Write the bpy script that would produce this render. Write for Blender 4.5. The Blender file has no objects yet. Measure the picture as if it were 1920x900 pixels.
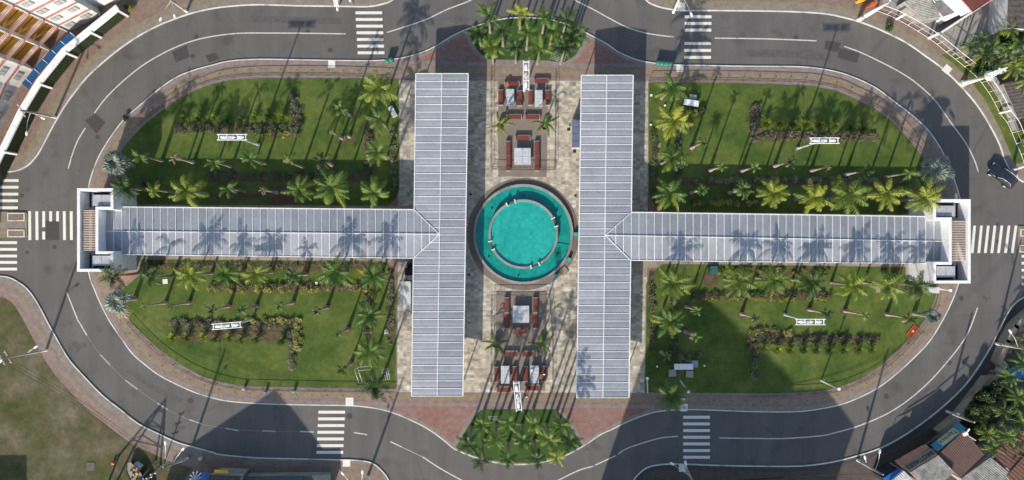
import bpy, bmesh, math, random
from mathutils import Vector, Matrix
R = math.radians
sc = bpy.context.scene
COL = sc.collection
rnd = random.Random(7)
# ------------------------------------------------------------------ camera, sky, sun, exposure
CAMH = 100.0
S = 12.8                                   # photograph pixels per metre on the ground
cam = bpy.data.cameras.new('camera'); camo = bpy.data.objects.new('camera', cam); COL.objects.link(camo)
camo.location = (0, 0, CAMH); camo.rotation_euler = (0, 0, 0)
cam.sensor_width = 36; cam.lens = 24; cam.clip_start = 1; cam.clip_end = 2000
sc.camera = camo
SUN_EL, SUN_AZ = 27.0, 19.0                # elevation; shadows fall 19 degrees clockwise from +Y
shx, shy = math.sin(R(SUN_AZ)), math.cos(R(SUN_AZ))
world = bpy.data.worlds.new("World"); sc.world = world; world.use_nodes = True
wn = world.node_tree; bg = wn.nodes['Background']
sky = wn.nodes.new('ShaderNodeTexSky'); sky.sky_type = 'NISHITA'; sky.sun_disc = False
sky.sun_elevation = R(SUN_EL); sky.sun_rotation = R(180 + SUN_AZ)
sky.air_density = 1.1; sky.dust_density = 1.2; sky.ozone_density = 1.0
wn.links.new(sky.outputs[0], bg.inputs[0]); bg.inputs[1].default_value = 0.105
sun = bpy.data.lights.new('sun', 'SUN'); sun.energy = 3.4; sun.angle = R(0.8); sun.color = (1.0, 0.92, 0.80)
suno = bpy.data.objects.new('sun', sun); COL.objects.link(suno)
c = math.cos(R(SUN_EL))
suno.rotation_euler = Vector((shx*c, shy*c, -math.sin(R(SUN_EL)))).to_track_quat('-Z', 'Y').to_euler()
suno.location = (-30, -80, 60)
sc.view_settings.view_transform = 'Standard'; sc.view_settings.look = 'None'
sc.view_settings.gamma = 1; sc.view_settings.use_curve_mapping = False
sc.view_settings.exposure = 1.0
sc.render.engine = 'CYCLES'

def W(x, y, z=0.0):
    """a place measured on the photograph (1920x900) that lies z metres above the ground -> metres"""
    k = (CAMH - z) / CAMH
    return Vector(((x-960)/S*k, (450-y)/S*k, z))
def G(x, y, z=0.0):
    v = W(x, y, 0); v.z = z; return v

# ------------------------------------------------------------------ materials
MATS = {}
def lin(c): return tuple(c[:3]) + (1.0,)
def base_mat(name, rough=0.8, spec=0.3, metal=0.0):
    m = bpy.data.materials.new(name); m.use_nodes = True
    b = m.node_tree.nodes['Principled BSDF']
    b.inputs['Roughness'].default_value = rough; b.inputs['Metallic'].default_value = metal
    b.inputs['Specular IOR Level'].default_value = spec
    MATS[name] = m
    return m, m.node_tree, b
def ramp(nt, fac, stops):
    r = nt.nodes.new('ShaderNodeValToRGB'); e = r.color_ramp.elements
    e[0].position = stops[0][0]; e[0].color = lin(stops[0][1]); e[1].position = stops[-1][0]; e[1].color = lin(stops[-1][1])
    for p, c in stops[1:-1]:
        k = e.new(p); k.color = lin(c)
    nt.links.new(fac, r.inputs[0]); return r.outputs[0]
def coords(nt, scale=(1, 1, 1), rot=0):
    tc = nt.nodes.new('ShaderNodeTexCoord'); mp = nt.nodes.new('ShaderNodeMapping')
    mp.inputs['Scale'].default_value = scale; mp.inputs['Rotation'].default_value = (0, 0, rot)
    nt.links.new(tc.outputs['Object'], mp.inputs[0]); return mp.outputs[0]
def noise(nt, vec, scale, detail=4, rough=0.6):
    n = nt.nodes.new('ShaderNodeTexNoise'); n.inputs['Scale'].default_value = scale
    n.inputs['Detail'].default_value = detail; n.inputs['Roughness'].default_value = rough
    nt.links.new(vec, n.inputs['Vector']); return n.outputs[0]
def mix(nt, a, b, f, mode='MIX'):
    m = nt.nodes.new('ShaderNodeMix'); m.data_type = 'RGBA'; m.blend_type = mode
    for s, v in ((m.inputs[6], a), (m.inputs[7], b), (m.inputs[0], f)):
        if hasattr(v, 'is_output') or isinstance(v, bpy.types.NodeSocket): nt.links.new(v, s)
        elif isinstance(v, (int, float)): s.default_value = v
        else: s.default_value = lin(v)
    return m.outputs[2]
def bump(nt, b, h, strength=0.3, dist=0.02):
    n = nt.nodes.new('ShaderNodeBump'); n.inputs['Strength'].default_value = strength; n.inputs['Distance'].default_value = dist
    nt.links.new(h, n.inputs['Height']); nt.links.new(n.outputs[0], b.inputs['Normal'])
def noisy(name, c0, c1, scale=2.0, rough=0.8, spec=0.3, metal=0.0, fine=25, big=0.15, bumpv=0.2, c2=None):
    m, nt, b = base_mat(name, rough, spec, metal)
    v = coords(nt)
    f1 = noise(nt, v, scale); 
    col = ramp(nt, f1, [(0.35, c0), (0.65, c1)])
    if c2 is not None:
        col = mix(nt, col, c2, ramp(nt, noise(nt, v, big, 3), [(0.5, (0, 0, 0)), (0.68, (1, 1, 1))]))
    f2 = noise(nt, v, fine, 2)
    g = ramp(nt, f2, [(0.3, (0.82, 0.82, 0.82)), (0.7, (1.16, 1.16, 1.16))])
    col = mix(nt, col, g, 1.0, 'MULTIPLY')
    nt.links.new(col, b.inputs['Base Color'])
    if bumpv: bump(nt, b, f2, bumpv)
    return m
def pavers(name, c0, c1, size=0.22, rough=0.85, big=0.25, c2=None, dirt=0.5, joint=0.75, row=0.5):
    """blocks of alternating tint: each cell of a grid gets its own tone"""
    m, nt, b = base_mat(name, rough, 0.2)
    v = coords(nt, (1/size, 1/(size*row), 1))
    br = nt.nodes.new('ShaderNodeTexBrick')
    br.inputs['Scale'].default_value = 1.0; br.inputs['Mortar Size'].default_value = 0.03
    br.inputs['Brick Width'].default_value = 1.0; br.inputs['Row Height'].default_value = 1.0
    br.inputs['Color1'].default_value = lin(c0); br.inputs['Color2'].default_value = lin(c1)
    br.inputs['Mortar'].default_value = lin([x*joint for x in c0])
    nt.links.new(v, br.inputs['Vector'])
    v2 = coords(nt)
    col = br.outputs['Color']
    if c2 is not None:
        col = mix(nt, col, c2, ramp(nt, noise(nt, v2, big, 5, 0.7), [(0.45, (0, 0, 0)), (0.7, (dirt, dirt, dirt))]))
    g = ramp(nt, noise(nt, v2, 1.3, 6, 0.7), [(0.3, (0.78, 0.78, 0.78)), (0.7, (1.18, 1.18, 1.18))])
    col = mix(nt, col, g, 1.0, 'MULTIPLY')
    nt.links.new(col, b.inputs['Base Color'])
    return m
def patchwork(name, stops, size=0.5, rough=0.75):
    m, nt, b = base_mat(name, rough, 0.3)
    cols = []
    for k, sz in enumerate(((size, size*0.62), (size*1.7, size*1.05))):
        v = coords(nt, (1/sz[0], 1/sz[1], 1))
        vm = nt.nodes.new('ShaderNodeVectorMath'); vm.operation = 'FLOOR'; nt.links.new(v, vm.inputs[0])
        w = nt.nodes.new('ShaderNodeTexWhiteNoise'); w.noise_dimensions = '2D'; nt.links.new(vm.outputs[0], w.inputs['Vector'])
        cols.append(ramp(nt, w.outputs['Value'], stops))
    v2 = coords(nt)
    col = mix(nt, cols[0], cols[1], 0.45)
    g = ramp(nt, noise(nt, v2, 0.8, 6, 0.7), [(0.3, (0.7, 0.7, 0.72)), (0.7, (1.2, 1.18, 1.15))])
    col = mix(nt, col, g, 1.0, 'MULTIPLY')
    nt.links.new(col, b.inputs['Base Color'])
    return m
def leafmat(name, c0, c1, trans=0.25, rough=0.5):
    m, nt, b = base_mat(name, rough, 0.35)
    oi = nt.nodes.new('ShaderNodeObjectInfo'); v = coords(nt)
    f = noise(nt, v, 3.2, 4, 0.7)
    add = nt.nodes.new('ShaderNodeMath'); add.operation = 'MULTIPLY_ADD'
    nt.links.new(oi.outputs['Random'], add.inputs[0]); add.inputs[1].default_value = 0.35; nt.links.new(f, add.inputs[2])
    sub = nt.nodes.new('ShaderNodeMath'); sub.operation = 'SUBTRACT'; nt.links.new(add.outputs[0], sub.inputs[0]); sub.inputs[1].default_value = 0.17
    col = ramp(nt, sub.outputs[0], [(0.32, c0), (0.68, c1)])
    nt.links.new(col, b.inputs['Base Color'])
    tr = nt.nodes.new('ShaderNodeBsdfTranslucent'); nt.links.new(col, tr.inputs[0])
    ms = nt.nodes.new('ShaderNodeMixShader'); ms.inputs[0].default_value = trans
    out = nt.nodes['Material Output']
    nt.links.new(b.outputs[0], ms.inputs[1]); nt.links.new(tr.outputs[0], ms.inputs[2]); nt.links.new(ms.outputs[0], out.inputs[0])
    return m
def plain(name, c, rough=0.6, spec=0.4, metal=0.0, var=0.12):
    a = [x*(1-var) for x in c]; d = [min(1, x*(1+var)) for x in c]
    return noisy(name, a, d, 1.5, rough, spec, metal, fine=12, bumpv=0)

# ground surfaces
def asphalt():
    m, nt, b = base_mat('asphalt', 0.85, 0.25); v = coords(nt)
    a = ramp(nt, noise(nt, v, 0.09, 5, 0.6), [(0.3, (0.096, 0.090, 0.086)), (0.55, (0.110, 0.104, 0.098)), (0.75, (0.127, 0.119, 0.112))])
    vs = coords(nt, (0.5, 0.06, 1), 0.1)
    st = ramp(nt, noise(nt, vs, 1.0, 4), [(0.35, (0.9, 0.9, 0.9)), (0.65, (1.08, 1.08, 1.08))])
    sp = ramp(nt, noise(nt, v, 9, 5, 0.8), [(0.3, (0.84, 0.84, 0.84)), (0.7, (1.16, 1.16, 1.15))])
    oil = ramp(nt, noise(nt, v, 0.35, 3, 0.5), [(0.58, (1, 1, 1)), (0.78, (0.66, 0.66, 0.67))])
    cr = nt.nodes.new('ShaderNodeTexVoronoi'); cr.feature = 'DISTANCE_TO_EDGE'; cr.inputs['Scale'].default_value = 0.16
    wv = mix(nt, v, noise(nt, v, 0.6, 4), 0.12); nt.links.new(wv, cr.inputs['Vector'])
    crk = ramp(nt, cr.outputs['Distance'], [(0.0, (0.72, 0.72, 0.72)), (0.007, (1, 1, 1))])
    col = mix(nt, a, st, 1, 'MULTIPLY'); col = mix(nt, col, sp, 1, 'MULTIPLY'); col = mix(nt, col, oil, 1, 'MULTIPLY'); col = mix(nt, col, crk, 0.7, 'MULTIPLY')
    nt.links.new(col, b.inputs['Base Color']); return m
def grass(name, dark, mid, dry, dryamt=0.5):
    m, nt, b = base_mat(name, 0.9, 0.15); v = coords(nt)
    a = ramp(nt, noise(nt, v, 0.22, 4, 0.55), [(0.3, dark), (0.52, mid), (0.75, dry)])
    pt = ramp(nt, noise(nt, v, 1.1, 6, 0.75), [(0.3, (0.66, 0.72, 0.6)), (0.7, (1.28, 1.24, 1.32))])
    fi = ramp(nt, noise(nt, v, 14, 3, 0.8), [(0.3, (0.72, 0.74, 0.72)), (0.7, (1.28, 1.26, 1.25))])
    col = mix(nt, a, pt, 1, 'MULTIPLY'); col = mix(nt, col, fi, 1, 'MULTIPLY')
    nt.links.new(col, b.inputs['Base Color']); bump(nt, b, noise(nt, v, 14, 3, 0.8), 0.5, 0.05); return m
def worn(name, c, lo=.30):
    m, nt, b = base_mat(name, 0.7, 0.3); v = coords(nt)
    f = ramp(nt, noise(nt, v, 3.5, 6, 0.75), [(lo, (0.15, 0.145, 0.14)), (lo+.08, c), (0.8, [min(1, x*1.08) for x in c])])
    nt.links.new(f, b.inputs['Base Color']); return m
M = {}
M['asphalt'] = asphalt()
M['asphalt_patch'] = noisy('asphalt_patch', (0.052, 0.050, 0.049), (0.062, 0.060, 0.058), 3, 0.85, 0.25)
def stain():
    m, nt, b = base_mat('asphalt_stain', 0.85, 0.25); v = coords(nt)
    f = noise(nt, v, 1.6, 6, .75)
    nt.links.new(ramp(nt, f, [(0.38, (0.104, 0.098, 0.093)), (0.62, (0.072, 0.068, 0.066))]), b.inputs['Base Color']); return m
M['asphalt_stain'] = stain()
M['paint'] = worn('road_paint', (0.62, 0.60, 0.53))
M['paint_thin'] = worn('lane_paint', (0.50, 0.485, 0.44), .38)
M['kerb'] = noisy('kerb_paint', (0.50, 0.48, 0.42), (0.62, 0.60, 0.55), 1.2, 0.7, 0.3, c2=(0.3, 0.29, 0.27), big=0.6)
M['lawn'] = grass('lawn_grass', (0.043, 0.080, 0.016), (0.078, 0.110, 0.024), (0.124, 0.140, 0.038))
M['island_grass'] = grass('island_grass', (0.030, 0.062, 0.017), (0.043, 0.080, 0.021), (0.062, 0.095, 0.026))
M['rough_grass'] = grass('rough_grass', (0.048, 0.062, 0.014), (0.098, 0.086, 0.046), (0.16, 0.137, 0.10))
M['red_paver'] = pavers('red_paver', (0.205, 0.112, 0.094), (0.25, 0.138, 0.116), 0.25, c2=(0.25, 0.19, 0.165))
M['tan_paver'] = pavers('tan_paver', (0.20, 0.165, 0.105), (0.235, 0.195, 0.125), 0.25, c2=(0.22, 0.175, 0.14))
M['dusty_red'] = pavers('dusty_red_paver', (0.205, 0.135, 0.118), (0.24, 0.16, 0.14), 0.25, c2=(0.24, 0.195, 0.17))
M['grey_paver'] = pavers('grey_paver', (0.20, 0.17, 0.15), (0.24, 0.21, 0.185), 0.3, c2=(0.17, 0.145, 0.13))
M['brown_paver'] = pavers('brown_paver', (0.19, 0.125, 0.10), (0.225, 0.155, 0.125), 0.28, c2=(0.215, 0.18, 0.14), dirt=0.8)
M['dark_paving'] = pavers('dark_paving', (0.085, 0.066, 0.056), (0.105, 0.08, 0.068), 0.28, c2=(0.07, 0.06, 0.052), dirt=0.8)
M['tub'] = plain('tub_orange', (0.36, 0.10, 0.05), 0.6, 0.3)
M['stone'] = patchwork('stone_paving', [(0.0, (0.20, 0.185, 0.155)), (0.3, (0.32, 0.285, 0.225)), (0.6, (0.42, 0.37, 0.285)), (0.85, (0.48, 0.43, 0.34)), (1.0, (0.62, 0.59, 0.52))], 0.55)
M['plaza'] = noisy('plaza_concrete', (0.185, 0.152, 0.125), (0.22, 0.182, 0.15), 0.6, 0.85, 0.2, fine=10, c2=(0.16, 0.13, 0.105), big=0.3)
M['apron'] = noisy('fountain_apron', (0.15, 0.125, 0.105), (0.185, 0.155, 0.13), 0.5, 0.85, 0.2, fine=10)
M['concrete'] = noisy('concrete', (0.24, 0.23, 0.215), (0.31, 0.30, 0.28), 0.8, 0.85, 0.2, fine=9, c2=(0.17, 0.16, 0.15), big=0.4)
M['path'] = noisy('path_concrete', (0.25, 0.215, 0.17), (0.32, 0.275, 0.22), 0.6, 0.85, 0.2, fine=9, c2=(0.2, 0.165, 0.13), big=0.4)
M['soil'] = noisy('soil', (0.075, 0.052, 0.034), (0.125, 0.085, 0.055), 2.0, 0.95, 0.1, fine=12)
M['white'] = noisy('white_paint', (0.66, 0.66, 0.67), (0.74, 0.74, 0.74), 0.5, 0.5, 0.4, fine=5, bumpv=0)
M['offwhite'] = noisy('weathered_white', (0.58, 0.56, 0.52), (0.70, 0.68, 0.64), 0.5, 0.65, 0.3, fine=6, bumpv=0)
M['pale_metal'] = plain('pale_metal', (0.50, 0.50, 0.48), 0.4, 0.5, 0.3)
M['dark_metal'] = plain('dark_metal', (0.045, 0.04, 0.04), 0.55, 0.4, 0.3)
M['rail'] = plain('railing_steel', (0.085, 0.055, 0.05), 0.6, 0.3, 0.2)
M['black'] = plain('black', (0.012, 0.012, 0.013), 0.6, 0.3)
M['lamp_white'] = plain('lamp_white', (0.78, 0.78, 0.80), 0.35, 0.5, var=0.03)
M['concrete_pole'] = plain('concrete_pole', (0.33, 0.30, 0.27), 0.8, 0.2)
M['bench_red'] = noisy('bench_slats', (0.135, 0.034, 0.024), (0.175, 0.045, 0.032), 4, 0.6, 0.3, fine=20, bumpv=0)
M['table_top'] = noisy('table_top', (0.40, 0.41, 0.43), (0.50, 0.51, 0.53), 1.5, 0.6, 0.35, fine=10, bumpv=0, c2=(0.33, 0.34, 0.36), big=1.0)
M['table_grey'] = noisy('stool_concrete', (0.25, 0.24, 0.24), (0.31, 0.30, 0.30), 2, 0.7, 0.3, fine=10, bumpv=0)
M['trunk'] = noisy('palm_trunk', (0.15, 0.125, 0.10), (0.26, 0.22, 0.18), 6, 0.9, 0.1, fine=20)
M['trunk_pale'] = noisy('pale_trunk', (0.25, 0.215, 0.17), (0.36, 0.31, 0.25), 6, 0.9, 0.1, fine=20)
M['leaf_green'] = leafmat('frond_green', (0.045, 0.105, 0.016), (0.13, 0.20, 0.035))
M['leaf_yellow'] = leafmat('frond_yellow', (0.14, 0.19, 0.018), (0.30, 0.32, 0.035))
M['leaf_olive'] = leafmat('frond_olive', (0.075, 0.13, 0.018), (0.19, 0.235, 0.035))
M['leaf_deep'] = leafmat('frond_deep', (0.022, 0.052, 0.013), (0.062, 0.105, 0.024))
M['leaf_orange'] = leafmat('frond_orange', (0.26, 0.17, 0.02), (0.42, 0.24, 0.03))
M['leaf_dead'] = leafmat('frond_dry', (0.17, 0.125, 0.07), (0.30, 0.235, 0.15), 0.1, 0.8)
M['leaf_silver'] = leafmat('fan_silver', (0.05, 0.075, 0.05), (0.20, 0.235, 0.19), 0.08, 0.45)
M['leaf_pale'] = leafmat('hedge_pale', (0.085, 0.11, 0.05), (0.23, 0.23, 0.14), 0.1, 0.7)
M['leaf_pink'] = leafmat('hedge_pinkish', (0.085, 0.075, 0.042), (0.21, 0.17, 0.11), 0.1, 0.7)
M['leaf_bush'] = leafmat('bush_green', (0.042, 0.072, 0.016), (0.105, 0.145, 0.034), 0.15)
M['leaf_dark'] = leafmat('tree_dark', (0.014, 0.030, 0.012), (0.038, 0.062, 0.02), 0.12)
M['flower'] = leafmat('hedge_yellow', (0.17, 0.165, 0.02), (0.38, 0.36, 0.10), 0.15)
M['blue'] = plain('blue_plastic', (0.02, 0.12, 0.42), 0.4, 0.4)
M['teal'] = plain('teal_paint', (0.05, 0.30, 0.32), 0.5, 0.4)
M['green_bin'] = plain('green_bin', (0.03, 0.20, 0.14), 0.5, 0.4)
M['orange'] = plain('orange_plastic', (0.48, 0.09, 0.025), 0.5, 0.4)
M['yellow'] = plain('yellow_paint', (0.62, 0.38, 0.02), 0.5, 0.4)
M['skin'] = plain('skin', (0.30, 0.17, 0.11), 0.6, 0.3)
M['hair'] = plain('dark_hair', (0.02, 0.015, 0.012), 0.6, 0.3)
M['cloth_red'] = plain('red_cloth', (0.45, 0.03, 0.03), 0.9, 0.1)
M['cloth_dark'] = plain('dark_cloth', (0.03, 0.03, 0.035), 0.9, 0.1)
M['cloth_white'] = plain('white_cloth', (0.7, 0.68, 0.68), 0.9, 0.1)
M['glass'] = plain('dark_glass', (0.03, 0.035, 0.04), 0.12, 0.6)
M['car_paint'] = plain('car_paint', (0.028, 0.036, 0.050), 0.22, 0.6, 0.35, var=0.04)
M['rubber'] = plain('rubber', (0.02, 0.02, 0.02), 0.9, 0.2)
M['pink'] = plain('pink_band', (0.36, 0.18, 0.17), 0.7, 0.2)
M['orange_wall'] = plain('orange_wall', (0.50, 0.24, 0.045), 0.8, 0.2)
M['tile_roof'] = noisy('clay_roof', (0.115, 0.062, 0.046), (0.17, 0.088, 0.064), 3, 0.85, 0.2, fine=8, c2=(0.12, 0.06, 0.045), big=0.5)
M['brown_roof'] = noisy('brown_sheet_roof', (0.085, 0.050, 0.043), (0.125, 0.072, 0.058), 2, 0.7, 0.3, fine=6, c2=(0.09, 0.05, 0.045), big=0.5)
M['dark_roof'] = noisy('dark_tile_roof', (0.060, 0.050, 0.048), (0.10, 0.085, 0.08), 3, 0.85, 0.2, fine=8)
M['grey_roof'] = noisy('fibre_cement_roof', (0.20, 0.195, 0.18), (0.32, 0.31, 0.285), 1.5, 0.85, 0.2, fine=6, c2=(0.13, 0.125, 0.115), big=0.5)
M['white_roof'] = noisy('pale_sheet_roof', (0.42, 0.42, 0.41), (0.55, 0.54, 0.52), 1.5, 0.7, 0.3, fine=6, c2=(0.3, 0.3, 0.29), big=0.6)
M['red_roof'] = plain('red_roof', (0.10, 0.034, 0.026), 0.8, 0.2)
M['ivy'] = leafmat('ivy_wall', (0.012, 0.022, 0.012), (0.04, 0.06, 0.022), 0.05)
M['sign_blue'] = plain('sign_blue', (0.02, 0.16, 0.27), 0.5, 0.4)
M['sign_beige'] = plain('sign_beige', (0.40, 0.37, 0.20), 0.6, 0.3)
M['brown_sign'] = plain('brown_sign', (0.24, 0.13, 0.09), 0.6, 0.3)
M['fascia_grey'] = plain('fascia_grey', (0.22, 0.18, 0.16), 0.6, 0.3)
M['slat'] = plain('pergola_slat', (0.55, 0.45, 0.37), 0.7, 0.3)
M['box_grey'] = plain('hatch_grey', (0.36, 0.36, 0.38), 0.55, 0.4)
M['wall_grey'] = noisy('grey_render', (0.40, 0.41, 0.43), (0.46, 0.47, 0.49), 0.5, 0.7, 0.3, fine=5, bumpv=0)
M['floor_tile'] = pavers('yard_tile', (0.16, 0.15, 0.15), (0.2, 0.19, 0.19), 0.6, c2=(0.12, 0.11, 0.11), row=1)
# canopy polycarbonate
for k, g_ in enumerate((1.0, .93, 1.06, .86)):
    m, nt, b = base_mat('canopy_sheet', 0.28 + .04*k, 0.85); v = coords(nt)
    col = ramp(nt, noise(nt, v, 0.25, 5, .65), [(0.3, (0.24*g_, 0.252*g_, 0.28*g_)), (0.7, (0.295*g_, 0.307*g_, 0.33*g_))])
    col = mix(nt, col, ramp(nt, noise(nt, v, 2.8, 6, 0.75), [(0.28, (0.8, 0.79, 0.77)), (0.5, (1, 1, 1)), (0.75, (1.07, 1.07, 1.07))]), 1, 'MULTIPLY')
    st = ramp(nt, noise(nt, coords(nt, (.7, .7, 1)), 1, 3, .6), [(0.35, (.94, .94, .93)), (0.6, (1.03, 1.03, 1.03))])
    col = mix(nt, col, st, 1, 'MULTIPLY')
    nt.links.new(col, b.inputs['Base Color']); M['canopy%d' % k] = m
# pool water over square tiles
def water(name, c0, c1):
    m, nt, b = base_mat(name, 0.12, 0.4); v = coords(nt, (2.2, 2.2, 1), 0.12)
    vm = nt.nodes.new('ShaderNodeVectorMath'); vm.operation = 'FLOOR'; nt.links.new(v, vm.inputs[0])
    w = nt.nodes.new('ShaderNodeTexWhiteNoise'); w.noise_dimensions = '2D'; nt.links.new(vm.outputs[0], w.inputs['Vector'])
    tile = ramp(nt, w.outputs['Value'], [(0, (0.86, 0.86, 0.86)), (1, (1.1, 1.1, 1.1))])
    v2 = coords(nt)
    col = ramp(nt, noise(nt, v2, 0.5, 5, 0.6), [(0.3, c0), (0.7, c1)])
    col = mix(nt, col, tile, 1, 'MULTIPLY'); 
    sp = ramp(nt, noise(nt, v2, 3.5, 6, 0.8), [(0.25, (0.6, 0.66, 0.66)), (0.36, (1, 1, 1))])
    col = mix(nt, col, sp, 1, 'MULTIPLY')
    nt.links.new(col, b.inputs['Base Color'])
    bump(nt, b, noise(nt, v2, 5, 2), 0.12, 0.02)
    return m
M['water'] = water('fountain_water', (0.006, 0.195, 0.165), (0.010, 0.265, 0.225))
M['water_in'] = water('upper_water', (0.014, 0.27, 0.235), (0.024, 0.35, 0.30))

# ------------------------------------------------------------------ mesh helpers
class MB:
    def __init__(s): s.v = []; s.f = []; s.m = []; s.sm = []
    def add(s, vs, fs, mi=0, smooth=False):
        o = len(s.v); s.v += [tuple(p) for p in vs]
        for f in fs: s.f.append([i+o for i in f]); s.m.append(mi); s.sm.append(smooth)
        return s
    def box(s, c, size, rz=0, mi=0, rot=None):
        hx, hy, hz = size[0]/2, size[1]/2, size[2]/2
        Mx = rot if rot is not None else Matrix.Rotation(rz, 3, 'Z')
        c = Vector(c)
        vs = [c + Mx @ Vector((x*hx, y*hy, z*hz)) for z in (-1, 1) for x, y in ((-1, -1), (1, -1), (1, 1), (-1, 1))]
        return s.add(vs, [(3, 2, 1, 0), (4, 5, 6, 7), (0, 1, 5, 4), (1, 2, 6, 5), (2, 3, 7, 6), (3, 0, 4, 7)], mi)
    def prism(s, pts, z0, z1, mi=0, mside=None, bottom=False):
        """pts: list of xy"""
        n = len(pts); pts = [(p[0], p[1]) for p in pts]
        a = sum(pts[i][0]*pts[(i+1) % n][1]-pts[(i+1) % n][0]*pts[i][1] for i in range(n))
        if a < 0: pts = pts[::-1]
        vs = [(x, y, z1) for x, y in pts] + [(x, y, z0) for x, y in pts]
        s.add(vs, [tuple(range(n))], mi)
        o = len(s.v) - 2*n
        for i in range(n):
            j = (i+1) % n; s.f.append([o+i, o+n+i, o+n+j, o+j]); s.m.append(mi if mside is None else mside); s.sm.append(False)
        if bottom: s.f.append([o+n+i for i in range(n)][::-1]); s.m.append(mi); s.sm.append(False)
        return s
    def sheet(s, pts, z, mi=0):
        pts = [(p[0], p[1]) for p in pts]; n = len(pts)
        a = sum(pts[i][0]*pts[(i+1) % n][1]-pts[(i+1) % n][0]*pts[i][1] for i in range(n))
        if a < 0: pts = pts[::-1]
        return s.add([(x, y, z) for x, y in pts], [tuple(range(n))], mi)
    def strip(s, A, B, z=None, mi=0, closed=False):
        n = len(A); vs = []
        for a, b in zip(A, B):
            vs.append((a[0], a[1], a[2] if z is None else z)); vs.append((b[0], b[1], b[2] if z is None else z))
        fs = []
        for i in range(n if closed else n-1):
            j = (i+1) % n; fs.append((2*i, 2*i+1, 2*j+1, 2*j))
        return s.add(vs, fs, mi)
    def tube(s, path, rad, n=6, mi=0, cap=True, smooth=True):
        path = [Vector(p) for p in path]
        if not isinstance(rad, (list, tuple)): rad = [rad]*len(path)
        vs = []; prev = None
        for i, p in enumerate(path):
            d = (path[min(i+1, len(path)-1)] - path[max(i-1, 0)])
            d = d.normalized() if d.length > 1e-9 else Vector((0, 0, 1))
            ref = Vector((0, 0, 1)) if abs(d.z) < 0.9 else Vector((1, 0, 0))
            u = d.cross(ref).normalized(); w = d.cross(u)
            for k in range(n):
                a = 2*math.pi*k/n; vs.append(p + (u*math.cos(a)+w*math.sin(a))*rad[i])
        fs = []
        for i in range(len(path)-1):
            for k in range(n):
                a = i*n+k; b_ = i*n+(k+1) % n; fs.append((a, b_, b_+n, a+n))
        if cap: fs.append(tuple(range(n))); fs.append(tuple((len(path)-1)*n+k for k in range(n))[::-1])
        return s.add(vs, fs, mi, smooth)
    def ell(s, c, r, n=10, m_=6, mi=0, rot=None):
        c = Vector(c); vs = []; fs = []
        for i in range(m_+1):
            th = math.pi*i/m_
            for k in range(n):
                ph = 2*math.pi*k/n
                p = Vector((r[0]*math.sin(th)*math.cos(ph), r[1]*math.sin(th)*math.sin(ph), r[2]*math.cos(th)))
                if rot is not None: p = rot @ p
                vs.append(c+p)
        for i in range(m_):
            for k in range(n):
                fs.append((i*n+k, (i+1)*n+k, (i+1)*n+(k+1) % n, i*n+(k+1) % n))
        return s.add(vs, fs, mi, True)
    def lathe(s, c, prof, n=24, mi=0, smooth=True):
        c = Vector(c); vs = []; fs = []
        for r, z in prof:
            for k in range(n):
                a = 2*math.pi*k/n; vs.append(c+Vector((r*math.cos(a), r*math.sin(a), z)))
        for i in range(len(prof)-1):
            for k in range(n): fs.append((i*n+k, i*n+(k+1) % n, (i+1)*n+(k+1) % n, (i+1)*n+k))
        return s.add(vs, fs, mi, smooth)
    def build(s, name, mats, parent=None, loc=None):
        me = bpy.data.meshes.new(name)
        me.from_pydata(s.v, [], s.f); me.validate()
        if not isinstance(mats, (list, tuple)): mats = [mats]
        for m in mats: me.materials.append(M[m] if isinstance(m, str) else m)
        if len(me.polygons) == len(s.f):
            me.polygons.foreach_set('material_index', s.m); me.polygons.foreach_set('use_smooth', s.sm)
        big = [p for p in me.polygons if p.loop_total > 6]
        if big:
            bm = bmesh.new(); bm.from_mesh(me)
            bmesh.ops.triangulate(bm, faces=[f for f in bm.faces if len(f.verts) > 6], ngon_method='EAR_CLIP')
            bm.to_mesh(me); bm.free()
        me.update()
        o = bpy.data.objects.new(name, me); COL.objects.link(o)
        if parent is not None: o.parent = parent
        if loc is not None: o.location = loc
        return o
def tag(o, label=None, cat=None, group=None, kind=None):
    if label: o['label'] = label
    if cat: o['category'] = cat
    if group: o['group'] = group
    if kind: o['kind'] = kind
    return o
def empty(name, loc, rz=0, label=None, cat=None, group=None):
    o = bpy.data.objects.new(name, None); COL.objects.link(o); o.location = loc; o.rotation_euler = (0, 0, rz)
    o.empty_display_size = 0.3
    return tag(o, label, cat, group)
def struct(name, mb, mats): return tag(mb.build(name, mats), kind='structure')
def copy_tree(o, parent=None):
    c = o.copy(); COL.objects.link(c); c.parent = parent
    for ch in list(o.children): copy_tree(ch, c)
    return c
def catmull(P, closed=False, step=6):
    P = [tuple(p) for p in P]; n = len(P); out = []
    for i in range(n if closed else n-1):
        p0 = P[(i-1) % n] if closed or i > 0 else P[0]; p1 = P[i]; p2 = P[(i+1) % n]
        p3 = P[(i+2) % n] if closed or i < n-2 else P[-1]
        for k in range(step):
            t = k/step
            out.append(tuple(0.5*((2*p1[j]) + (-p0[j]+p2[j])*t + (2*p0[j]-5*p1[j]+4*p2[j]-p3[j])*t*t + (-p0[j]+3*p1[j]-3*p2[j]+p3[j])*t**3) for j in range(2)))
    if not closed: out.append(P[-1])
    return out
def offset(P, d, closed=False):
    """offset in photo pixels to the left of travel (image axes, y down: left means right-hand in world)"""
    n = len(P); out = []
    for i in range(n):
        a = P[(i-1) % n] if closed or i > 0 else P[0]; b = P[(i+1) % n] if closed or i < n-1 else P[-1]
        tx, ty = b[0]-a[0], b[1]-a[1]; L = math.hypot(tx, ty) or 1
        out.append((P[i][0] - ty/L*d, P[i][1] + tx/L*d))
    return out
def gp(P): return [G(x, y) for x, y in P]
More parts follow.
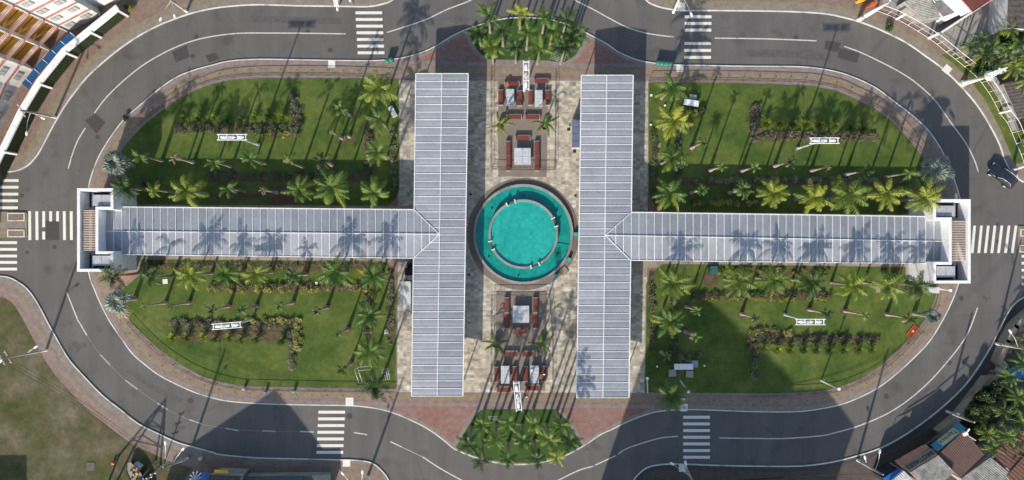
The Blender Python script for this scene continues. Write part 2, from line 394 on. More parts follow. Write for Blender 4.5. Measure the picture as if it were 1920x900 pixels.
def resample(P, step):
    out = [P[0]]; acc = 0
    for a, b in zip(P, P[1:]):
        L = math.hypot(b[0]-a[0], b[1]-a[1])
        while acc + L >= step:
            t = (step-acc)/L; a = (a[0]+(b[0]-a[0])*t, a[1]+(b[1]-a[1])*t); out.append(a)
            L = math.hypot(b[0]-a[0], b[1]-a[1]); acc = 0
        acc += L
    return out
# ================================================================== GROUND, ROADS, PAVEMENTS
struct('ground', MB().sheet([(-900, -900), (900, -900), (900, 900), (-900, 900)], -0.02), 'concrete')
struct('road', MB().sheet([(-150, -110), (150, -110), (150, 110), (-150, 110)], 0.0), 'asphalt')
INNER = [(167,515),(177,543),(190,573),(205,602),(224,630),(248,663),(273,685),(300,705),(333,722),(367,737),(400,747),(430,753),(480,757),(530,759),(580,760),(647,761),(680,763),(713,768),(743,777),(780,793),(807,808),(833,827),(853,843),(887,857),(920,866),(953,871),(993,871),(1027,865),(1060,855),(1097,835),(1127,815),(1147,806),(1173,793),(1200,782),(1230,773),(1270,769),(1317,769),(1393,772),(1473,773),(1520,770),(1573,760),(1613,745),(1647,727),(1680,702),(1713,672),(1743,640),(1765,605),(1783,570),(1797,532),(1804,490),(1807,450),(1806,410),(1800,372),(1788,333),(1770,290),(1757,267),(1737,240),(1707,213),(1673,187),(1640,163),(1597,143),(1560,132),(1520,126),(1480,124),(1400,123.5),(1320,122),(1260,121),(1215,116),(1190,110),(1160,97),(1140,83),(1107,65),(1077,50),(1040,38),(1000,33),(960,33),(927,38),(887,50),(853,64),(823,82),(800,94),(770,104),(740,110),(700,113),(620,112.5),(540,111),(480,110.5),(430,114),(400,121),(367,130),(333,143),(300,165),(267,193),(233,223),(205,260),(188,288),(180,305),(171,330),(166,352),(160,400),(160,460)][::-1]
# clockwise in the picture
inner = catmull(INNER, True, 4)
def kerb(name, P, closed, w=2.1, h=0.13, outward=1):
    A = P; B = offset(P, w*outward, closed)
    mb = MB(); a = gp(A); b = gp(B)
    n = len(a); vs = []
    for i in range(n):
        vs += [(a[i].x, a[i].y, 0.0), (a[i].x, a[i].y, h), (b[i].x, b[i].y, h), (b[i].x, b[i].y, 0.0)]
    fs = []
    for i in range(n if closed else n-1):
        j = (i+1) % n
        for k in range(3): fs.append((4*i+k, 4*j+k, 4*j+k+1, 4*i+k+1))
    mb.add(vs, fs); return struct(name, mb, 'kerb')
kerb('kerb', inner, True)
# central island slab
z0 = 0.118
struct('pavement', MB().prism(gp(offset(inner, 2.0, True)), 0.0, z0), 'red_paver')
# banding path: runs straight past the two round beds
BP = []
for p in INNER:
    x, y = p
    if 745 < x < 1215 and y < 300: continue
    if 690 < x < 1240 and y > 600: continue
    BP.append(p)
# insert straight joints (BP is clockwise: left side up, top left->right, right down, bottom right->left)
out = []
for i, p in enumerate(BP):
    out.append(p); q = BP[(i+1) % len(BP)]
    if p[1] < 300 and p[0] < 760 and q[0] > 1200 and q[1] < 300: out += [(860, 113), (1000, 115), (1120, 117)]
    if p[1] > 600 and p[0] > 1220 and q[0] < 700 and q[1] > 600: out += [(1120, 768), (1000, 767), (860, 765)]
bp = catmull(out, True, 4)
def ring(name, P, d0, d1, z, mat, closed=True):
    a = gp(offset(P, d0, closed)); b = gp(offset(P, d1, closed))
    return struct(name, MB().strip(b, a, z, closed=closed), mat)
ring('pavement_band', bp, 3, 9.5, z0+.004, 'grey_paver')
ring('pavement_band', bp, 9.5, 15, z0+.005, 'dusty_red')
ring('pavement_band', bp, 15, 25, z0+.004, 'tan_paver')
ring('pavement_band', bp, 25, 31, z0+.005, 'dusty_red')
ring('pavement_band', bp, 31, 36, z0+.004, 'grey_paver')
im = MB()  # small dark squares spaced evenly along the tan band
for x, y in resample(offset(bp, 19.5, True)+offset(bp, 19.5, True)[:1], 29):
    if 300 < y < 560 or (745 < x < 1215): continue
    p = G(x, y); im.box((p.x, p.y, z0+.01), (.17, .17, .03))
struct('pavement_square', im, 'asphalt_patch')
# strip of grey just inside the kerb beside the two round beds
def sub(P, f): return [p for p in P if f(p)]
for f in ((lambda p: p[1] < 130 and 735 < p[0] < 1225), (lambda p: p[1] > 750 and 700 < p[0] < 1240)):
    seg = sub(inner, f)
    struct('pavement_band', MB().strip(gp(offset(seg, 8)), gp(offset(seg, 2.5)), z0+.008), 'grey_paver')
# plaza: stone, inner concrete, apron
struct('plaza', MB().sheet(gp([(748,151),(1216,152),(1211,736),(745,735)]), z0+.012), 'stone')
struct('plaza', MB().sheet(gp([(934,149),(1028,151),(1025,332),(934,331)]), z0+.016), 'plaza')
struct('plaza', MB().sheet(gp([(930,545),(1026,545),(1022,732),(928,732)]), z0+.016), 'plaza')
for x0, x1 in ((262, 778), (1182, 1700)):
    struct('footpath', MB().sheet(gp([(x0, 384 if x0 < 900 else 396), (x1, 386 if x0 < 900 else 398), (x1, 492 if x0 < 900 else 499), (x0, 490 if x0 < 900 else 502)]), z0+.016), 'path')
struct('footpath', MB().sheet(gp([(205,362),(264,362),(264,507),(205,507)]), z0+.020), 'concrete')
struct('footpath', MB().sheet(gp([(1696,374),(1756,374),(1756,524),(1696,524)]), z0+.020), 'concrete')
CX, CY = 981, 439
circ = [(CX+105*math.cos(a), CY+105*math.sin(a)) for a in [2*math.pi*k/72 for k in range(72)]]
struct('fountain_apron', MB().sheet(gp(circ), z0+.022), 'apron')

# lawns
def lawn(P, mat='lawn', border=True):
    zt = 0.17
    struct('lawn', MB().prism(gp(P), 0.1, zt), mat)
    if border:
        a = gp(P); b = gp(offset(P, -1.6, True))
        struct('lawn_edging', MB().strip(a, b, z0+.026, closed=True), 'grey_paver')
L_TL = [(264,383),(224,352),(213,318),(233,275),(267,238),(300,211),(333,188),(367,170),(400,158),(430,152),(480,147.5),(580,147.5),(673,148),(747,149),(748,250),(748,355),(743,374),(727,386),(600,385),(400,384)]
L_BL = [(264,487),(500,489.5),(715,491),(732,500),(741,516),(743,600),(742,729),(670,727),(580,726),(480,724),(447,722),(413,715),(380,705),(333,678),(300,655),(273,630),(248,607),(232,580),(228,545),(264,515)]
L_TR = [(1216,157),(1300,155.5),(1387,157),(1457,159),(1520,162),(1570,172),(1603,187),(1637,203),(1670,227),(1703,263),(1730,297),(1744,330),(1745,352),(1697,374),(1697,402),(1500,400),(1250,397),(1228,386),(1216,363),(1216,260)]
L_BR = [(1242,496),(1500,499),(1697,502),(1697,524),(1752,526),(1756,545),(1750,567),(1730,603),(1687,653),(1653,683),(1620,705),(1587,720),(1553,730),(1507,735),(1440,737),(1290,736),(1209,735),(1211,620),(1212,533),(1220,512)]
for P in (L_TL, L_BL, L_TR, L_BR): lawn(P)
I_T = [(p[0], p[1]) for p in [(877,58),(900,49),(927,41),(960,36),(1000,36),(1040,41),(1077,53),(1099,64),(1093,80),(1080,103),(1057,118),(1027,114),(917,112),(900,100),(887,80)]]
I_B = [(890,780),(903,768),(1043,768),(1060,787),(1077,813),(1091,835),(1060,851),(1027,861),(993,867),(953,867),(920,862),(887,853),(855,839),(873,807)]
for P in (I_T, I_B):
    lawn(P, 'island_grass', False)
    seg = [(1099,64),(1093,80),(1080,103),(1057,118),(1027,114),(917,112),(900,100),(887,80),(877,58)] if P is I_T else [(855,839),(873,807),(890,780),(903,768),(1043,768),(1060,787),(1077,813),(1091,835)]
    struct('bed_border', MB().strip(gp(seg), gp(offset(seg, -8)), z0+.009), 'grey_paver')

# outer pavements: kerb, bands, slab
OUT = {
 'TL': ([(-90,318),(-40,323),(0,324),(27,322),(47,315),(62,303),(77,283),(98,243),(123,200),(147,167),(167,143),(200,113),(233,87),(267,65),(300,48),(333,35),(367,24),(413,15),(480,10),(560,12),(640,13),(690,13.5),(717,9),(737,1),(750,-15),(757,-60)], -1, [(757,-500),(-900,-500),(-900,318)]),
 'TR': ([(1196,-60),(1203,-12),(1210,0),(1220,8),(1243,16),(1280,21),(1340,21),(1440,22),(1507,24),(1553,28),(1597,38),(1633,50),(1667,65),(1700,82),(1733,105),(1767,130),(1800,162),(1830,197),(1853,233),(1873,272),(1882,300),(1893,320),(1907,335),(1925,344),(1975,352),(2040,354)], -1, [(2800,354),(2800,-500),(1196,-500)]),
 'BL': ([(-90,520),(-30,517),(0,517),(20,520),(43,533),(60,550),(77,577),(90,602),(107,633),(130,672),(157,703),(193,740),(227,767),(260,793),(300,813),(333,828),(367,838),(400,847),(413,851),(480,857),(560,859),(643,861),(677,862.5),(700,868),(717,882),(730,900),(738,930),(740,980)], 1, [(740,1400),(-900,1400),(-900,520)]),
 'BR': ([(1170,980),(1176,930),(1187,900),(1203,882),(1220,873),(1247,869),(1290,869),(1340,871),(1440,873),(1507,872),(1560,865),(1607,853),(1647,840),(1683,822),(1720,798),(1753,773),(1787,743),(1810,719),(1830,692),(1853,655),(1867,628),(1880,601),(1897,573),(1920,556),(1960,548),(2040,545)], 1, [(2800,545),(2800,1400),(1170,1400)]),
}
OC = {}
for k, (P, sg, far) in OUT.items():
    P = catmull(P, False, 4); OC[k] = (P, sg)
    kerb('kerb', P, False, 2.2, 0.13, sg)
    body = offset(P, 2.1*sg)
    struct('pavement', MB().prism(gp(body + far), 0.0, z0), 'brown_paver' if k in ('TR', 'TL') else ('rough_grass' if k == 'BL' else 'dark_paving'))
    def oring(d0, d1, z, mat):
        a = gp(offset(P, d0*sg)); b = gp(offset(P, d1*sg))
        struct('pavement_band', MB().strip(a, b, z) if sg < 0 else MB().strip(b, a, z), mat)
    if k == 'BL':
        oring(3, 14, z0+.004, 'grey_paver'); oring(14, 19, z0+.005, 'dusty_red'); oring(19, 24, z0+.004, 'tan_paver'); oring(24, 28, z0+.005, 'grey_paver'); oring(28, 39, z0+.004, 'dusty_red')
    if k == 'TL':
        oring(3, 12, z0+.004, 'grey_paver'); oring(12, 22, z0+.005, 'tan_paver')
    if k == 'TR':
        oring(3, 11, z0+.004, 'grey_paver'); oring(11, 19, z0+.005, 'tan_paver')
    if k == 'BR':
        oring(3, 11, z0+.004, 'asphalt_patch')
# paving of the shop forecourt at the bottom left, beyond the rough grass
struct('forecourt', MB().sheet(gp([(372,868),(400,852),(480,862),(640,866),(700,872),(718,890),(728,940),(728,1000),(330,1000),(330,920)]), z0+.008), 'brown_paver')
# bright lawn verge along the upper right fence
V = [(1764,103),(1785,118),(1808,140),(1826,160),(1847,190),(1862,218),(1877,248),(1889,277),(1903,308),(1930,300),(1915,262),(1898,228),(1880,196),(1858,164),(1838,140),(1815,120),(1790,100)]
struct('verge', MB().prism(gp(V), 0.1, z0+.03), 'lawn')

# traffic islands left and right
def median(x0, x1, y0, y1, beds):
    struct('traffic_island', MB().prism(gp([(x0,y0),(x1-3,y0),(x1,y0+4),(x1,y1-4),(x1-3,y1),(x0,y1)]), 0, 0.12), 'tan_paver')
    struct('pavement_band', MB().sheet(gp([(x0,(y0+y1)/2-5),(x1-1,(y0+y1)/2-5),(x1-1,(y0+y1)/2+5),(x0,(y0+y1)/2+5)]), 0.124), 'grey_paver')
    for bx0, bx1, by0, by1 in beds:
        fr = MB(); o_ = [(bx0,by0),(bx1,by0),(bx1,by1),(bx0,by1)]
        inn = [(bx0+2,by0+2),(bx1-2,by0+2),(bx1-2,by1-2),(bx0+2,by1-2)]
        fr.strip(gp(inn), gp(o_), 0.21, closed=True)
        go = gp(o_)
        for i in range(4): fr.add([(go[i].x,go[i].y,.12),(go[(i+1)%4].x,go[(i+1)%4].y,.12),(go[(i+1)%4].x,go[(i+1)%4].y,.21),(go[i].x,go[i].y,.21)], [(0,1,2,3)])
        struct('bed_kerb', fr, 'kerb'); struct('bed_soil', MB().sheet(gp(inn), 0.17), 'brown_paver')
median(-60, 52, 397, 446, [(15.5,48,399,414.5),(15.5,48,430.5,444.5)])
median(1908, 2000, 424, 474, [(1911.5,1950,429,443.5),(1909.5,1950,459,473)])

# ------------------------------------------------------------------ paint
zp = 0.006
def bars(lst, mat='paint'):
    mb = MB()
    for q in lst: mb.sheet(gp(q), zp)
    return struct('crosswalk', mb, mat)
def hb(x0, x1, y, w=2.7, dx=0): return [(x0, y-w), (x1, y-w), (x1+dx, y+w), (x0+dx, y+w)]
bars([hb(666.5+i*.7, 716.5+i*.7, 24+i*12.5) for i in range(7)])
bars([hb(1284-i*.2, 1334-i*.2, y) for i, y in enumerate((31.5, 44, 56.5, 81.5, 94.5, 107.5))])
bars([hb(597-i*.6, 647-i*.6, 772.8+i*12.55) for i in range(7)])
bars([hb(1281, 1331, 782.3+i*12.5) for i in range(7)])
e = []
for i, x in enumerate((55.5, 69, 82, 95, 108, 120.5, 133.5)):
    if x == 82: e += [[(x-2.7,396),(x+2.7,396),(x+2.7,426),(x-2.7,426)], [(x-2.7,434),(x+2.7,434),(x+2.7,449),(x-2.7,449)]]
    elif x in (95, 108): e.append([(x-2.7,396),(x+2.7,396),(x+2.7,415),(x-2.7,415)])
    else: e.append([(x-2.7,396),(x+2.7,396),(x+3.2,450),(x-2.2,450)])
bars(e)
bars([hb(-40, 35-i*.4, y, 2.6) for i, y in enumerate((338.5, 351, 364, 376.5, 389.5))])
bars([hb(-40, 32, y, 2.6) for y in (455, 467.5, 480, 492, 504.5)])
bars([[(x+1.5,423),(x+6.5,423),(x+1.8-(x-1825)*.03,474.5),(x-3.5-(x-1825)*.03,474.5)] for x in (1823.5,1836.3,1849,1861.5,1874.5,1888,1901)])
bars([[(1915.5,y),(1990,y),(1990,y+5),(1915.5,y+5)] for y in (478,491,504,517,530)])
def line(P, w=1.1, smooth=True, mat='paint_thin'):
    P = catmull(P, False, 6) if smooth and len(P) > 2 else P
    return struct('lane_line', MB().strip(gp(offset(P, w)), gp(offset(P, -w)), zp), mat)
line([(133,298),(128,316)]); line([(133,297),(145,265),(160,240)])
line([(177,212),(200,182),(233,150),(267,123),(300,103),(333,87),(367,75),(400,68),(447,62.5),(513,62),(580,62.5),(648,63.5)])
line([(725,61),(760,50),(800,36),(840,17),(883,0),(905,-20)])
line([(1050,-20),(1078,0),(1113,18),(1140,33),(1173,50),(1207,61),(1235,66),(1263,69)])
line([(1340,71.5),(1440,73),(1531,76.5)])
line([(1583,87),(1613,98),(1653,117),(1687,135),(1717,155),(1753,188),(1783,230),(1810,267),(1827,300),(1834,322)])
for a, b in (((125,548),(147,603)),((148,603),(163,629)),((188,665),(206,684)),((235,713),(258,730)),((295,756),(314,768)),((355,787),(378,795)),((422,803),(447,807)),((492,808),(517,809)),((563,809),(588,810)),((664,811),(688,815)),((732,828),(753,838))):
    line([a, b])
line([(163,629),(188,665),(206,684),(235,713),(258,730),(295,756),(314,768),(355,787),(378,795),(422,803),(480,808),(563,809.5)], 0.3, True, 'concrete')
line([(793,857),(825,878),(863,899),(895,915)]); line([(753,838),(793,857)], .4)
line([(1025,912),(1050,899),(1085,882),(1113,874)]); line([(1116,872),(1140,861),(1160,852)]); line([(1155,855),(1173,842),(1207,830),(1240,821),(1272,818)])
line([(1349,821),(1410,822),(1473,822),(1540,817),(1563,812),(1600,802),(1637,788),(1670,772),(1707,747),(1743,715),(1773,682),(1800,648),(1817,620),(1833,577)])
# long resurfacing strips and stains lying on the carriageway
st = MB()
for P_, w_ in (([(1400,100),(1480,101),(1560,110)],7),([(470,36),(560,38),(640,39)],6),([(250,700),(290,728),(340,752)],5),([(1690,760),(1730,738),(1770,706)],5)):
    P_ = catmull(P_, False, 4); st.strip(gp(offset(P_, w_)), gp(offset(P_, -w_)), .0018)
rs = random.Random(3)
for kk, (cx, cy, r_) in enumerate(((147,650,17),(165,700,14),(225,757,16),(240,772,11),(335,803,14),(330,797,8),(840,110,6),(1100,842,7),(1850,560,9))):
    Q = []
    for k in range(22):
        a = k*2*math.pi/22; rr = r_*(.7+.35*math.sin(3*a+cx)+rs.uniform(-.12, .12)); Q.append((cx+rr*math.cos(a), cy+rr*.8*math.sin(a)))
    st.sheet(gp(Q), .0022+.0002*kk)
struct('road_stain', st, 'asphalt_stain')
# patches and covers in the carriageway
pm = MB()
for q in ([(160,226),(179,213),(198,229),(181,251)], [(322,97),(350,85),(356,107),(330,117)], [(385,104),(403,98),(411,110),(392,118)], [(85,414),(110,414),(111,450),(86,450)], [(1573,90),(1613,100),(1606,118),(1570,108)], [(1548,76),(1577,80),(1570,98),(1545,92)]):
    pm.sheet(gp(q), zp-.002)
for (x, y, r) in ((361,105,4.2),(191,71,0.1),(183,257,4),(368,69,4.5),(577,60,4.5),(619,94,4.6),(102,463,4),(41,367,4),(51,473,3.5),(357,751,5.5),(1492,71,5),(1802,559,4.6),(1870,421,3.5),(1871,453,3.5),(655,780,6),(1780,680,4.5),(1662,743,5)):
    pm.sheet(gp([(x+r*math.cos(a), y+r*math.sin(a)) for a in [k*math.pi/8 for k in range(16)]]), zp-.0015)
struct('road_patch', pm, 'asphalt_patch')
rm = MB()
for q in ([(616,113),(629,113),(629,127),(616,127)], [(1268,121),(1281,121.5),(1281,135),(1268,135)], [(648.5,745),(663,745),(663,761),(648.5,761)], [(1276,757),(1289,757),(1288,771),(1276,771)], [(624,-2),(637,-2),(638,13),(627,13)], [(1270,5),(1284,5),(1284,21),(1270,21)], [(1765,131),(1774,120),(1785,130),(1776,140)], [(643,861),(657,861),(657,874.5),(643,874.5)], [(1272,870),(1288,870),(1287,884),(1273,884)], [(1899,331),(1905,326),(1908,332),(1903,338)]):
    rm.prism(gp(q), 0.05, 0.145)
struct('kerb_ramp', rm, 'offwhite')
# soil under hedges and round palm feet, filled in by the planting code
SOIL = []
def soil_rect(x0, y0, x1, y1):
    n = 6; P = []
    for k in range(int(abs(x1-x0)//9)+1): P.append((min(x0+9*k, x1), y0+rnd.uniform(-1, 1)))
    for k in range(int(abs(y1-y0)//9)+1): P.append((x1+rnd.uniform(-1, 1), min(y0+9*k, y1)))
    for k in range(int(abs(x1-x0)//9)+1): P.append((max(x1-9*k, x0), y1+rnd.uniform(-1, 1)))
    for k in range(int(abs(y1-y0)//9)+1): P.append((x0+rnd.uniform(-1, 1), max(y1-9*k, y0)))
    Q = [P[0]]
    for p in P[1:]:
        if abs(p[0]-Q[-1][0])+abs(p[1]-Q[-1][1]) > 1.5: Q.append(p)
    SOIL.append(Q)
def soil_disc(x, y, r):
    SOIL.append([(x+r*(1+.15*math.sin(3*a+x))*math.cos(a), y+r*(1+.15*math.sin(3*a+x))*math.sin(a)) for a in [k*math.pi/7 for k in range(14)]])
# ================================================================== CANOPIES
ZE, ZR = 4.0, 4.36
def lerp(a, b, t): return a + (b-a)*t
def P3(x, y, z): return W(x, y, z)
def panel(mb, a0, a1, b0, b1, bulge=0.036, n=6, across=2):
    """a0-a1: ridge edge, b0-b1: eave edge; the sheet arches between its two ribs"""
    vs = []
    for i in range(n+1):
        t = i/n; h = bulge*math.sin(math.pi*t)
        for j in range(across+1):
            s_ = j/across; p = (a0.lerp(a1, t)).lerp(b0.lerp(b1, t), s_); vs.append((p.x, p.y, p.z+h))
    fs = []
    w = across+1
    for i in range(n):
        for j in range(across): fs.append((i*w+j, i*w+j+1, (i+1)*w+j+1, (i+1)*w+j))
    mb.add(vs, fs, rnd.choice([0, 0, 0, 1, 1, 2, 2, 3]), True)
def rib(mb, a, b, w=0.08, h=0.05, up=0.05):
    a = Vector(a); b = Vector(b); d = b-a; L = d.length
    if L < 0.05: return
    q = d.to_track_quat('X', 'Z').to_matrix()
    mb.box((a+b)/2 + Vector((0, 0, up)), (L, w, h), mi=0, rot=q)
def canopy(name, label, stemL, stemR, stemC, arm_top, arm_bot, arm_ridge, junction, side, narrow):
    """stemX: ((x,y) top, (x,y) bottom). junction: (y_top, y_bot, apex(x,y)); side -1 arm goes left, +1 right"""
    root = empty(name, G((stemC[0][0]+stemC[1][0])/2, 440), 0, label, 'canopy', 'plaza walkway canopies')
    root_loc = root.location.copy()
    sheet = MB(); ribs = MB(); gut = MB(); posts = []
    apex = junction[2]; yt, yb = junction[0], junction[1]
    def sx(S_, y): return lerp(S_[0][0], S_[1][0], (y-S_[0][1])/(S_[1][1]-S_[0][1]))
    n = 42; y0, y1 = stemC[0][1], stemC[1][1]
    ys = [lerp(y0, y1, i/n) for i in range(n+1)]
    def outer(S_, y, cut):
        xe = sx(S_, y); xr = sx(stemC, y)
        if cut and yt < y < yb:
            xj = sx(S_, yt if y < apex[1] else yb)
            t = (y-yt)/(apex[1]-yt) if y <= apex[1] else (yb-y)/(yb-apex[1])
            xo = lerp(xj, apex[0], t)
            return P3(xo, y, lerp(ZE, ZR, t))
        return P3(xe, y, ZE)
    for S_, cut in ((stemL, side < 0), (stemR, side > 0)):
        for i in range(n):
            a0, a1 = P3(sx(stemC, ys[i]), ys[i], ZR), P3(sx(stemC, ys[i+1]), ys[i+1], ZR)
            b0, b1 = outer(S_, ys[i], cut), outer(S_, ys[i+1], cut)
            if (b0-a0).length < .1 and (b1-a1).length < .1: continue
            panel(sheet, a0, a1, b0, b1)
        for y in ys:
            rib(ribs, P3(sx(stemC, y), y, ZR), outer(S_, y, cut))
        yy = [y0, yt, yb, y1] if cut else [y0, y1]
        for k in range(0, len(yy), 2) if cut else [0]:
            rib(gut, P3(sx(S_, yy[k]), yy[k], ZE-.05), P3(sx(S_, yy[k+1]), yy[k+1], ZE-.05), 0.12, 0.2)
    rib(ribs, P3(sx(stemC, y0), y0, ZR), P3(sx(stemC, y1), y1, ZR), 0.09, 0.14, 0.05)
    Sj = stemL if side < 0 else stemR
    jt, jb = (sx(Sj, yt), yt), (sx(Sj, yb), yb)
    rib(ribs, P3(*jt, ZE), P3(*apex, ZR), 0.08, 0.14, 0.06); rib(ribs, P3(*jb, ZE), P3(*apex, ZR), 0.08, 0.14, 0.06)
    # arm
    far = arm_ridge[0][0]; xe = arm_top[0][0]; xj = jt[0]
    m = int(round(abs(xj-xe)/14.4)); xs = [lerp(xe, xj, i/m) for i in range(m+1)]
    stepx = (xj-xe)/m; x = xj+stepx
    while (apex[0]-x)*stepx > 2: xs.append(x); x += stepx
    xs.append(apex[0])
    def ay(L_, x): return lerp(L_[0][1], L_[1][1], (x-L_[0][0])/(L_[1][0]-L_[0][0]))
    for L_, j in ((arm_top, jt), (arm_bot, jb)):
        def o(x):
            if (x-xj)*stepx > 0:
                t = (x-xj)/(apex[0]-xj); return P3(x, lerp(j[1], apex[1], t), lerp(ZE, ZR, t))
            return P3(x, ay(L_, x), ZE)
        for i in range(len(xs)-1):
            panel(sheet, P3(xs[i], ay(arm_ridge, xs[i]), ZR), P3(xs[i+1], ay(arm_ridge, xs[i+1]), ZR), o(xs[i]), o(xs[i+1]), 0.022)
        for x in xs[:-1]: rib(ribs, P3(x, ay(arm_ridge, x), ZR), o(x))
        rib(gut, P3(xe, ay(L_, xe), ZE-.05), P3(j[0], j[1], ZE-.05), 0.12, 0.2)
        # narrow end between the gatehouse walls
        yn = narrow[1] if L_ is arm_top else narrow[2]
        xn = [lerp(far, xe, i/2) for i in range(3)]
        for i in range(2):
            panel(sheet, P3(xn[i], ay(arm_ridge, xn[i]), ZR), P3(xn[i+1], ay(arm_ridge, xn[i+1]), ZR), P3(xn[i], yn, ZE+.03), P3(xn[i+1], yn, ZE+.03), 0.05)
        for x in xn[1:]: rib(ribs, P3(x, ay(arm_ridge, x), ZR), P3(x, yn, ZE+.03))
        rib(gut, P3(xn[0], yn, ZE), P3(xn[2], yn, ZE), 0.1, 0.12)
    rib(ribs, P3(far, arm_ridge[0][1], ZR), P3(*apex, ZR), 0.09, 0.14, 0.05)
    for nm, mb, mat in (('roof_panel', sheet, ['canopy0', 'canopy1', 'canopy2', 'canopy3']), ('roof_frame', ribs, 'white'), ('gutter', gut, 'white')):
        ob = mb.build(nm, mat); ob.parent = root; ob.matrix_parent_inverse = Matrix.Translation(-root_loc)
    # columns
    cols = []
    for k in range(8):
        y = lerp(y0+8, y1-8, k/7)
        if yt-4 < y < yb+4: y = yt-4 if y < 440 else yb+4
        for S_, sg in ((stemL, 1), (stemR, -1)): cols.append((sx(S_, y)+sg*6, y))
    for k in range(7):
        x = lerp(xe, xj, (k+.3)/7)
        cols += [(x, ay(arm_top, x)+6), (x, ay(arm_bot, x)-6)]
    for x, y in cols:
        p = P3(x, y, 4.0)
        ob = MB().tube([(p.x, p.y, .1), (p.x, p.y, 3.98)], 0.09, 8).build('post', 'white'); ob.parent = root; ob.matrix_parent_inverse = Matrix.Translation(-root_loc)
canopy('walkway_canopy', 'ribbed grey T-shaped walkway canopy left of the round turquoise fountain', ((780,138),(772,742)), ((878,138.5),(868,743)), ((829,138),(820,742.5)),
       ((229,388),(777,393)), ((229,477),(777,484)), ((199,433.5),(824,439)), (393, 484, (824,439)), -1, (0, 395, 474))
canopy('walkway_canopy', 'ribbed grey T-shaped walkway canopy right of the round turquoise fountain', ((1090,141),(1081,745)), ((1187,141.5),(1179,746)), ((1138,141),(1130.5,745.5)),
       ((1735,406),(1183,398)), ((1735,494),(1182,488)), ((1766,452.5),(1135,441)), (398, 488, (1135,441)), 1, (0, 413, 490))

# ================================================================== GATEHOUSES
def gatehouse(label, pts, wall, sgn):
    """pts: photo-measured corners at the parapet top (z=6)"""
    x0, x1, xi, y0, y1, ya, yb = pts    # x0 street face, x1 inner end of the side boxes, xi inner portal wall, y0..y1 overall, ya/yb box inner faces
    H = 6.0
    def q(x, y): p = W(x, y, H); return (p.x, p.y)
    root = empty('gatehouse', W((x0+x1)/2, (y0+y1)/2, H)*1.0, 0, label, 'gatehouse', 'white portals at the canopy ends')
    root.location.z = 0; inv = Matrix.Translation(-root.location)
    T = 5.2*sgn
    def part(mb, name, mats):
        o = mb.build(name, mats, root); o.matrix_parent_inverse = inv; return o
    def wallrect(mb, xa, ya_, xb, yb_, zb=0.0, zt=H):
        a = q(xa, ya_); b = q(xb, yb_)
        cx, cy = (a[0]+b[0])/2, (a[1]+b[1])/2
        mb.box((cx, cy, (zb+zt)/2), (abs(a[0]-b[0]), abs(a[1]-b[1]), zt-zb))
    t = 5.2
    w = MB()
    # street wall: piers full height either side of the opening, beam over it
    wallrect(w, x0, y0, x0+T, ya+t); wallrect(w, x0, yb-t, x0+T, y1)
    wallrect(w, x0, ya+t, x0+T, yb-t, 3.9, H)
    # outer side walls
    wallrect(w, x0+T, y0, x1, y0+t); wallrect(w, x0+T, y1-t, x1, y1)
    # end walls of boxes
    wallrect(w, x1-T, y0+t, x1, ya+t); wallrect(w, x1-T, yb-t, x1, y1-t)
    # inner faces of boxes towards portal
    wallrect(w, xi, ya, x1-T, ya+t); wallrect(w, xi, yb-t, x1-T, yb)
    # inner portal wall
    wallrect(w, xi, ya+t, xi+T, yb-t, 3.7, H)
    part(w, 'wall', 'white')
    for a, b_ in ((y0+t, ya+t), (yb-t, y1-t)):
        f = MB(); wallrect(f, x0+T, a, x1-T, b_, 3.6, 3.78); part(f, 'ceiling_slab', 'wall_grey')
    # lower walls of boxes facing the passage
    for ya_, yb_ in ((ya+t, ya+t+3), (yb-t-3, yb-t)):
        f = MB(); wallrect(f, x0+T, ya_, xi-.01*sgn, yb_, 0.0, 3.59); part(f, 'passage_wall', 'wall_grey')
    # black strip along the street wall, black sheet on the slab, roof hatches
    for k, (a, b_) in enumerate(((y0+t, ya), (yb, y1-t))):
        hx0 = x1-T-(35)*sgn; d = MB()
        cyb = (a+b_)/2
        wallrect(d, x0+T+.3*sgn, a+.5, x0+T+3.2*sgn, b_-.5, 3.8, 3.84)
        part(d, 'dark_strip', 'black')
        d = MB()
        wallrect(d, x0+T+8*sgn, a+.5, x1-T-1*sgn, b_-.5, 3.785, 3.80)  # thin black sheet covering most of the slab
        part(d, 'dark_sheet', 'black')
        for j in (0, 1):
            h = MB(); xa = lerp(x0+26*sgn, x0+61*sgn, j/2); xb = lerp(x0+26*sgn, x0+61*sgn, (j+1)/2)-.7*sgn
            wallrect(h, xa, a+(6.8, 3)[k], xb, b_-(2, 6)[k], 3.82, 5.62)
            part(h, 'roof_hatch', 'box_grey')
    # pergola slats across the portal
    n = 24
    for k in range(n):
        y = lerp(ya+t+1.5, yb-t-3.0, k/(n-1)); s_ = MB()
        wallrect(s_, x0+T+.2*sgn, y, xi-.2*sgn, y+1.35, 5.35, 5.6)
        part(s_, 'pergola_slat', 'slat')
    g = MB(); wallrect(g, x0+T+.2*sgn, ya+t+.2, xi-.2*sgn, yb-t-.2, 3.2, 3.3); part(g, 'portal_ceiling', 'dark_metal')
gatehouse('white walled gatehouse with slatted opening at the left end of the left walkway', (144.5, 212.5, 179, 353, 509.5, 387.5, 476.5), None, 1)
gatehouse('white walled gatehouse with slatted opening at the right end of the right walkway', (1820, 1750, 1784.5, 373.5, 531.5, 407.5, 496.5), None, -1)

